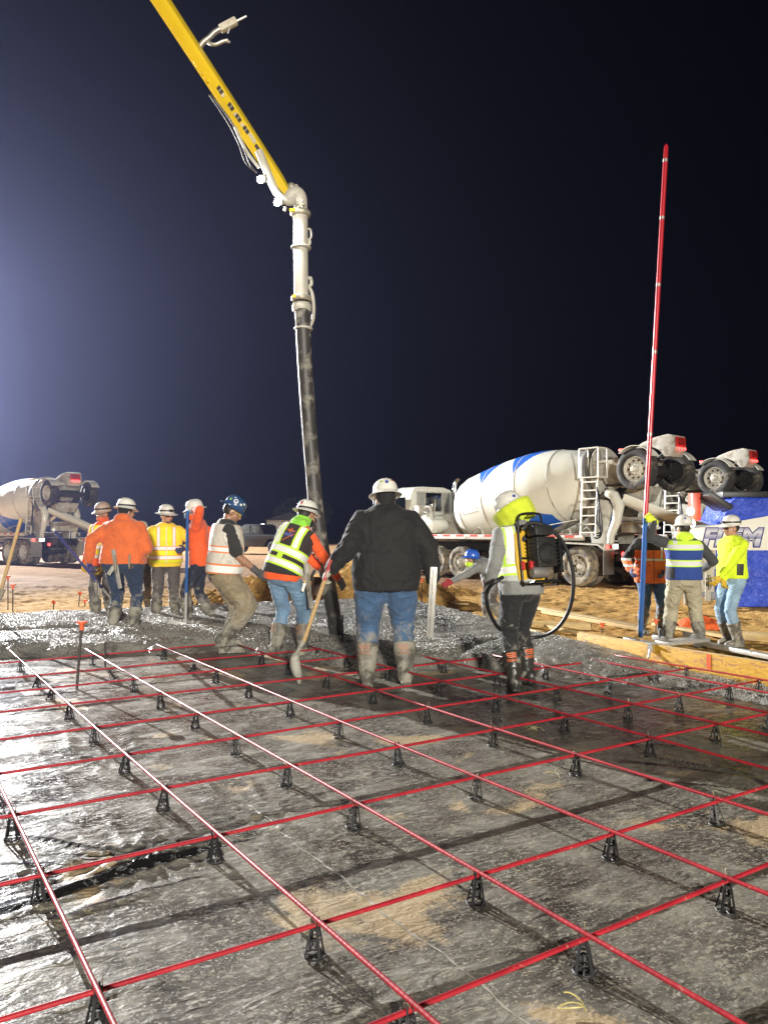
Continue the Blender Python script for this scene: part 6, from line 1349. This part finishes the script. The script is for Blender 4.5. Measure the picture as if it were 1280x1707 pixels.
st_px('thin dark rod stuck in the concrete left of the black sweater', 571, 1082, 1025, .05, None); st_px('orange capped stake under the red glove of the bending worker', 703, 1012, 966, GZ); st_px('orange capped stake by the left end of the strand board', 1092, 1062, 1034, GZ, xt=1093); st_px('second orange cap close to the brown timber offcut', 1003, 1058, 1040, GZ)
st_px('small dark rod in the concrete below the blue pole', 176, 1105, 1070, .04, None)
# shovel of the black sweater
def poly_tube(e, pts, rad, m, nm, n=10): return MB().tube([V(p)-e.location for p in pts], rad, n).build(nm, m, e)
hb = P8['Wm'] @ (P8['arms'][-1][2])
se = empty('shovel', 'wooden handled shovel with cement covered blade held by the black sweater', 'shovel', gp(499, 1132, 0.0))
h0, h1 = px(551, 938, d8-.18), px(507, 1068, d8-.05)
poly_tube(se, [h0.lerp(h1, -.04), h0.lerp(h1, .22)], .0185, mat('red_worn_grip', (.42, .06, .06), .6, dirt=.4, dcol=(.5, .42, .36), ds=12), 'grip'); poly_tube(se, [h0.lerp(h1, .2), h0.lerp(h1, .6), h1], .0175, M_HANDLE, 'handle')
M_CEM = mat('cement_crust', (.33, .32, .275), .75, 0, .2, 8, dirt=.4, dcol=(.22, .21, .18), ds=14, bmp=.5, bs_=50, bd=.006)
pts = smooth_pts([h1, px(500, 1080, d8-.03), px(492, 1093, d8+.0), px(491, 1104, d8+.0)], 4); poly_tube(se, pts, [.018]*len(pts), M_CEM, 'socket')
rr = []
for (x, y, w, o_) in ((493, 1086, .030, .0), (491, 1097, .070, .02), (492, 1109, .080, .03), (495, 1121, .072, .025), (498, 1131, .045, .015), (500, 1139, .012, .0)):
    c = px(x, y, d8+.0)-se.location; rr.append([c + V((a_*w*.55, -(1-a_*a_)*o_ + q, a_*.01)) for a_, q in [(-1, 0), (-.5, 0), (0, 0), (.5, 0), (1, 0), (1, .012), (.5, .012), (0, .012), (-.5, .012), (-1, .012)]])
MB().rings(rr).build('blade', M_CEM, se, sharp=50)
# straightedge in the right hand of the black sweater
re_ = empty('hand_float', 'muddy aluminium straightedge hanging from the right hand of the black sweater', 'float', px(716, 1062, d8+.03))
q0, q1 = px(723, 945, d8-.06)-re_.location, V((0, 0, 0)); MB().beam(q0, q1, .062, .020, (0, -1, 0)).build('blade', M_ALU, re_, bevel=.003); MB().beam(q0+V((.0, -.018, -.02)), q1+V((0, -.018, .01)), .012, .016, (0, -1, 0)).build('rib', M_ALU, re_, bevel=.002)
# rake of the orange hoodie, pole of the orange shirt
ra, rb = px(91, 884, d1-.42), px(213, 1031, 10.75); rk = empty('concrete_rake', 'blue handled concrete rake slanting behind the orange hoodie', 'rake', rb)
M_RBLUE = mat('purple_blue_handle', (.06, .075, .25), .35, .2, .1, 6, dirt=.25, ds=9)
poly_tube(rk, [ra, ra.lerp(rb, .62)], .019, M_RBLUE, 'handle'); poly_tube(rk, [ra.lerp(rb, .6), rb], .016, M_ALU, 'shaft'); poly_tube(rk, [ra.lerp(rb, -.012), ra.lerp(rb, .0)], .022, M_STK_W, 'end_cap'); MB().box((.02, 0, .0), (.36, .012, .11), Matrix.Rotation(.3, 3, 'Z')).build('blade', M_ALU, rk, bevel=.003)
pa, pb2 = px(313, 852, d5-.16), gp(310, 1046, .08); pk = empty('placing_pole', 'blue pole standing upright in the concrete beside the yellow vest', 'pole', pb2)
poly_tube(pk, [pa, pa.lerp(pb2, .72)], .020, M_PBLUE, 'handle'); poly_tube(pk, [pa.lerp(pb2, .72), pb2], .017, M_ALU, 'shaft'); MB().box((-.06, 0, .02), (.34, .012, .10), Matrix.Rotation(.25, 3, 'Y')).build('blade', M_ALU, pk, bevel=.003)
# wooden handle in the glove at the left edge
lk = empty('wooden_handled_tool', 'plain wooden tool handle gripped by a muddy glove at left edge', 'tool', gp(-12, 1042, .05)); w0, w1 = px(36, 864, 9.6), px(-2, 1000, 9.7)
MB().beam(w0-lk.location, w1-lk.location, .040, .026, (0, -1, 0)).build('handle', M_HANDLE, lk, bevel=.006); MB().beam(w1-lk.location, V((0, 0, 0)), .034, .024, (0, -1, 0)).build('shaft', M_HANDLE, lk, bevel=.004); MB().beam(px(6, 992, 9.6)-lk.location, px(-30, 985, 9.6)-lk.location, .15, .03, (0, -1, .6)).build('float_block', M_OLDW, lk, bevel=.006)
# finishing tools tucked in belts
def belt_tool(label, x0, y0, x1, y1, dep_, w, t, m, nm='hand_float', tiltv=(0, -1, 0)):
    c0, c1 = px(x0, y0, dep_), px(x1, y1, dep_); e = empty(nm, label, 'trowel', c1, 0, 'tools tucked in belts'); MB().beam(c0-c1, V((0, 0, 0)), w, t, tiltv).build('blade', m, e, bevel=.003)
    mid = (c0-c1)*.55
    if nm != 'hand_float' or w < .04: return e
    MB().tube(smooth_pts([mid+V((0, -.02, .10)), mid+V((.01, -.05, .08)), mid+V((.01, -.055, -.04)), mid+V((0, -.02, -.07))], 4), .012, 8).build('handle', M_OLDW, e); return e
belt_tool('long grey float slanting across the back of the orange hoodie', 189, 916, 201, 981, d1-.20, .052, .012, M_WOODF); belt_tool('short pale trowel at the hip of the orange hoodie', 203, 925, 181, 958, d1-.18, .050, .010, M_ALU)
belt_tool('small dark brown float at the right hip of the orange hoodie', 214, 931, 221, 947, d1-.17, .055, .016, M_BROWN); belt_tool('broad grey wooden float hanging right of the orange hoodie', 227, 936, 237, 986, d1+.05, .085, .016, M_WOODF)
belt_tool('grey board hanging beside the left knee of the orange hoodie', 161, 972, 164, 992, d1+.02, .06, .016, M_WOODF)
belt_tool('long grey float at the back of the lime vest', 510, 940, 519, 1014, d7-.22, .048, .014, M_WOODF); belt_tool('white ruler sticking out at the hip of the lime vest', 508, 972, 504, 986, d7-.20, .030, .008, M_STK_W); belt_tool('small dark trowel crossing the lime vest belt', 525, 950, 516, 968, d7-.19, .03, .012, M_DARK)
belt_tool('brown leather pouch hanging on the belt of the lime vest', 529, 962, 527, 992, d7-.16, .115, .05, M_BROWN, 'tool_pouch'); belt_tool('flat wooden float held at the right side of the blue vest', 1180, 948, 1179, 1002, d12+.08, .07, .016, mat('pale_float_wood', (.33, .30, .25), .7, var=.1), 'hand_float')
belt_tool('black phone case clipped to the belt of the neon shirt', 1233, 940, 1232, 959, d13-.20, .085, .03, M_BLACK, 'phone_case'); belt_tool('small green clip at the left hip of the lime vest', 474, 938, 475, 952, d7-.05, .02, .02, mat('dark_green_plastic', (.03, .09, .08), .4), 'belt_clip')
# backpack vibrator
ct, _ = P9['at'](.20); Mt = P9['Wm'] @ Matrix.Translation(ct) @ P9['RT'].to_4x4()
ve = empty('backpack_vibrator', 'yellow and black petrol motor backpack worn by the grey sleeved worker', 'backpack motor', (0, 0, 0)); ve.matrix_world = Mt @ Matrix.Translation((.02, -.02, .02)) @ Matrix.Diagonal((.82, .76, .88, 1))
M_PACK = mat('pack_yellow', (.58, .36, .02), .45, 0, .08, 5, dirt=.15, dcol=(.2, .15, .06)); M_ENG = mat('engine_black', (.020, .020, .020), .4, .1, .2, 10, dirt=.12, dcol=(.2, .19, .17)); M_FRAME = mat('black_tube_frame', (.014, .014, .014), .3, .2, .1, 9, dirt=.08)
MB().prism([(-.17, -.24), (.17, -.24), (.19, -.05), (.18, .22), (.12, .30), (-.12, .30), (-.18, .22), (-.19, -.05)], (0, -.155, 0), (1, 0, 0), (0, 0, 1), (0, -1, 0), .035).build('back_plate', M_PACK, ve, bevel=.012)
fr = smooth_pts([(-.15, -.22, -.28), (-.15, -.22, 0), (-.15, -.22, .28), (-.13, -.22, .40), (-.06, -.23, .43), (.10, -.23, .43), (.15, -.22, .38), (.15, -.22, 0), (.15, -.22, -.28)], 5); MB().tube(fr, .013, 10).build('tube_frame', M_FRAME, ve)
MB().cyl((-.15, -.22, -.02), (.15, -.22, -.02), .011).build('cross_tube', M_FRAME, ve); m = MB(); m.cyl((-.15, -.22, -.28), (.15, -.22, -.28), .012)
for x in (-.15, .15): m.tube(smooth_pts([(x, -.22, -.26), (x, -.30, -.29), (x, -.48, -.27)], 4), .012, 8)
m.cyl((-.15, -.48, -.27), (.15, -.48, -.27), .012); m.build('lower_bracket', M_FRAME, ve)
MB().box((.04, -.36, .02), (.24, .20, .30)).build('engine_block', M_ENG, ve, bevel=.02)
for k in range(7): MB().box((.04, -.36, -.10+k*.036), (.262, .222, .010)).build('cooling_fin', M_ENG, ve)
MB().box((.03, -.36, .235), (.22, .19, .11)).build('air_filter', M_ENG, ve, bevel=.03); MB().lathe([(.001, .05), (.07, .045), (.105, .01), (.11, -.03)], (.04, -.47, .0), (0, -1, 0), 22).build('recoil_cover', M_ENG, ve)
MB().box((.20, -.40, -.02), (.035, .16, .34)).build('guard', M_FRAME, ve, bevel=.008)
for k in range(6): MB().cyl((.215, -.40, -.15+k*.052), (.223, -.40, -.15+k*.052), .016, n=10).build('guard_hole', M_STEEL, ve)
MB().box((.222, -.44, -.13), (.004, .06, .07)).build('warning_sticker', M_STK_W, ve); MB().box((-.09, -.33, -.10), (.05, .06, .08)).build('red_switch', mat('red_plastic', (.45, .02, .02), .35, bmp=0), ve, bevel=.01); MB().box((-.16, -.27, -.10), (.03, .05, .09)).build('red_switch', _mc['red_plastic'], ve, bevel=.01)
MB().lathe([(.001, -.11), (.055, -.10), (.06, -.07), (.06, .07), (.045, .10), (.001, .11)], (0, -.34, -.17), (1, 0, 0), 18).build('drive_housing', M_STEEL, ve); MB().cyl((.10, -.24, -.29), (.16, -.42, -.30), .016).build('muffler', M_CHROME, ve)
for s in (-1, 1): MB().tube(smooth_pts([(.10*s, -.15, .28), (.12*s, -.05, .33), (.13*s, .09, .26), (.135*s, .15, .05), (.14*s, .06, -.14), (.15*s, -.12, -.20)], 5), .016, 8).build('shoulder_strap', M_BLACK, ve)
# its flexible shaft
hv = empty('vibrator_hose', 'long black flexible hose looping right of the backpack', 'hose', p9)
HP = [(838, 962, -.42), (822, 972, -.45), (812, 985, -.32), (811, 1000, -.28), (816, 1022, -.18), (832, 1048, .0), (860, 1063, .22), (895, 1062, .25), (925, 1050, .12), (946, 1022, .0), (955, 985, -.08), (953, 945, -.12), (940, 908, -.15), (920, 884, -.18), (898, 873, -.2), (880, 873, -.22), (872, 884, -.24)]
MB().tube(smooth_pts([px(x, y, d9+o_)-p9 for x, y, o_ in HP], 6), .0165, 12).build('flexible_shaft', M_HOSE, hv)
# sand heaps
def heap(label, cx, cy_, rx, ry, h, seed):
    xs = np.linspace(-1.5, 1.5, 120); X_, Y_ = np.meshgrid(xs, xs); Pn = np.c_[(X_*rx).ravel(), (Y_*ry).ravel()]
    r2 = np.hypot(X_, Y_)*(1+.35*(fbm(Pn, .8, 3, seed)-.5).reshape(X_.shape)); z = h*np.clip(1-r2/1.25, 0, 1)**.85*1.15
    z = z*(1+.45*(fbm(Pn, 1.6, 3, seed+3)-.5).reshape(X_.shape)) + (.13*(fbm(Pn, 5, 3, seed+6)-.5)+.05*np.clip((fbm(Pn, 11, 2, seed+9)-.55)*5, 0, 1)).reshape(X_.shape)*sm(1.35, 1.0, r2)
    z = np.where(r2 > 1.3, -.08, z-.03)
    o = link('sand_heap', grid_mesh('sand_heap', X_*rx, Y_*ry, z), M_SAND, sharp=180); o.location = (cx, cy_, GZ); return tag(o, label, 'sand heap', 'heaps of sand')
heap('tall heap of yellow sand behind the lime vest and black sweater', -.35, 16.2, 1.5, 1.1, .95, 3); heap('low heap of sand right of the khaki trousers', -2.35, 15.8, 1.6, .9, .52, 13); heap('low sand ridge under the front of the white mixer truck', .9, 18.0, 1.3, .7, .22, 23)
# bucket and orange bag
bp = gp(1108, 1022, GZ); bk = empty('bucket', 'orange plastic bucket with white square mark behind the blue vest', 'bucket', bp)
M_BUCK = mat('orange_bucket', (.66, .10, .02), .4, 0, .06, 4, dirt=.1, bmp=.03)
MB().lathe([(.001, .004), (.125, 0), (.128, .02), (.142, .30), (.150, .305), (.150, .325), (.147, .33), (.147, .36), (.152, .362), (.152, .375), (.140, .372), (.122, .03), (.001, .025)], (0, 0, 0), (0, 0, 1), 28).build('pail', M_BUCK, bk, sharp=40)
mb = MB()
for (u0, u1, v0, v1) in ((-.05, .05, -.05, -.042), (-.05, .05, .042, .05), (-.05, -.042, -.05, .05), (.042, .05, -.05, .05), (-.03, .03, .015, .028), (-.03, .03, -.006, .006), (-.03, .025, -.028, -.016)):
    q = [(u0, v0), (u1, v0), (u1, v1), (u0, v1)]; rq = [(u*.78-v*.62, u*.62+v*.78) for u, v in q]; mb.add([(.139*math.sin(u/.139), -.139*math.cos(u/.139)-.004, .17+v) for u, v in rq], [(0, 1, 2, 3)])
mb.build('square_mark', M_STK_W, bk, sharp=180, fix=False); MB().tube(smooth_pts([(-.152, 0, .33), (-.14, -.10, .22), (0, -.17, .17), (.14, -.10, .22), (.152, 0, .33)], 5), .004, 6).build('handle', M_STEEL, bk)
gpt = gp(1166, 1046, GZ); xs = np.linspace(-1, 1, 60); X_, Y_ = np.meshgrid(xs, xs); Pn = np.c_[X_.ravel(), Y_.ravel()]; r2 = np.hypot(X_, Y_*1.05)*(1+.5*(fbm(Pn, 1.5, 2, 4)-.5).reshape(X_.shape))
zb = np.clip(1-r2, 0, 1)**.6*.16*(1+.9*(fbm(Pn, 3.2, 3, 8)-.5).reshape(X_.shape)); me = grid_mesh('folded_vest', X_*.34, Y_*.26, zb+.02-.03*(r2 > .98), r2 < 1.06)
tag(link('folded_vest', me, mat('orange_mesh_cloth', (.70, .12, .025), .8, var=.2, vs_=8, bmp=.5, bs_=18, bd=.02), sharp=180), 'crumpled orange cloth lying on the sand between blue vest and neon shirt', 'cloth').location = gpt
# wire scrap and clods on the sheet
wl = gp(953, 1688, .004); tag(MB().tube(smooth_pts([V((.04*math.cos(t)*(1-.03*t), .025*math.sin(t), .004+.006*math.sin(t*1.7)+.004*t)) for t in np.linspace(0, 8.5, 22)], 2), .0022, 5).build('wire_scrap', mat('yellow_wire', (.50, .43, .16), .5, bmp=0)), 'small loop of yellowish wire lying on the sheet near the bottom edge', 'wire').location = wl
M_STRAW = mat('dry_straw', (.48, .42, .20), .8, bmp=0)
for lab, x, y, sd_ in (('dry grass wisps on the sheet beside a rebar chair at right', 888, 1216, 1), ('curl of pale straw on the sheet right of centre', 922, 1291, 2), ('few straw bits on the sheet under the fifth long bar', 700, 1232, 3)):
    te_ = empty('straw_tuft', lab, 'straw', gp(x, y, .003)); rs_ = random.Random(sd_)
    for k in range(7 if sd_ == 1 else 4):
        a_ = rs_.uniform(0, 6.3); l_ = rs_.uniform(.04, .11); b__ = rs_.uniform(-.9, .9); o0 = V((rs_.uniform(-.04, .04), rs_.uniform(-.03, .03), .002))
        MB().tube([o0 + V((l_*t*math.cos(a_+b__*t), l_*t*math.sin(a_+b__*t), .022*math.sin(t*3.0)*rs_.uniform(.3, 1))) for t in (0, .25, .5, .75, 1)], .0011, 4).build('stalk', M_STRAW, te_)
# far lights, lamp posts and sheds on the horizon
M_FARL = emis('far_lamp', (1, .97, .92), 25)
def lamp_post(label, x, y, d_, sz):
    t = px(x, y, d_); e = empty('lamp_post', label, 'lamp post', (t.x, t.y, GZ), 0, 'far lamp posts'); MB().cyl((0, 0, 0), (0, 0, t.z-GZ), .10, .06, 8).build('post', M_DARK, e); MB().beam((0, 0, t.z-GZ), (-.5, 0, t.z-GZ+.05), .08, .06).build('arm', M_DARK, e); MB().ellip((-.5, -.1, t.z-GZ-.05), (sz*1.3, sz, sz*.7), n=10).build('lamp', M_FARL, e)
lamp_post('far white lamp left of the lime vest, the brighter one', 445, 875, 90, .28); lamp_post('far white lamp left of the lime vest, the dimmer one', 458, 878, 105, .16); lamp_post('far lamp post beside the hanging hose', 518, 850, 100, .17)
fb = empty('shed', 'far low shed with a lit opening behind the pickup', 'shed', (*px(487, 884, 80).xy, GZ)); MB().box((0, 0, 1.2), (4.5, 5, 2.4)).build('walls', M_WHITE2, fb); MB().prism([(-2.6, 2.4), (2.6, 2.4), (0, 3.2)], (0, -2.7, 0), (1, 0, 0), (0, 0, 1), (0, 1, 0), 5.4).build('roof', M_DARK, fb); MB().box((.2, -2.52, 1.2), (1.6, .04, 1.2)).build('lit_opening', emis('lit_shed_opening', (1, .85, .6), 1.2), fb)
def rounded_tree(label, x, d_, w, h, seed):
    e = empty('tree', label, 'tree', ((x-640)/FPX*d_, d_, GZ), 0, 'dark trees on the horizon'); r_ = np.random.RandomState(seed)
    m = MB(); m.tube([(0, 0, 0), (.1, 0, h*.35), (0, .1, h*.6)], [.25, .18, .08], 8)
    for k in range(6): a = k*1.05; m.tube([(0, 0, h*.35), (w*.3*math.cos(a), w*.3*math.sin(a), h*.65)], [.10, .03], 6)
    m.build('trunk', M_BROWN, e)
    n = 2600; u = r_.normal(size=(n, 3)); u /= np.linalg.norm(u, axis=1)[:, None]; q = u*(r_.rand(n, 1)**.33)*np.array([w*.5, w*.5, h*.36]) + np.array([0, 0, h*.62]); q += .5*(fbm(q, .8, 2, seed)-.5)[:, None]*u*w*.4
    t1 = r_.normal(size=(n, 3))*.16; t2 = r_.normal(size=(n, 3))*.16; vv = np.stack([q-t1, q+t2, q+t1, q-t2], 1).reshape(-1, 3); ff = np.arange(4*n).reshape(n, 4)
    link('crown', np_mesh('crown', vv, ff), mat('dark_foliage', (.04, .06, .025), .7, var=.4, vs_=2, bmp=0), e, sharp=None)
rounded_tree('dark round tree silhouette behind the lime vest', 505, 95, 7.0, 5.6, 2)
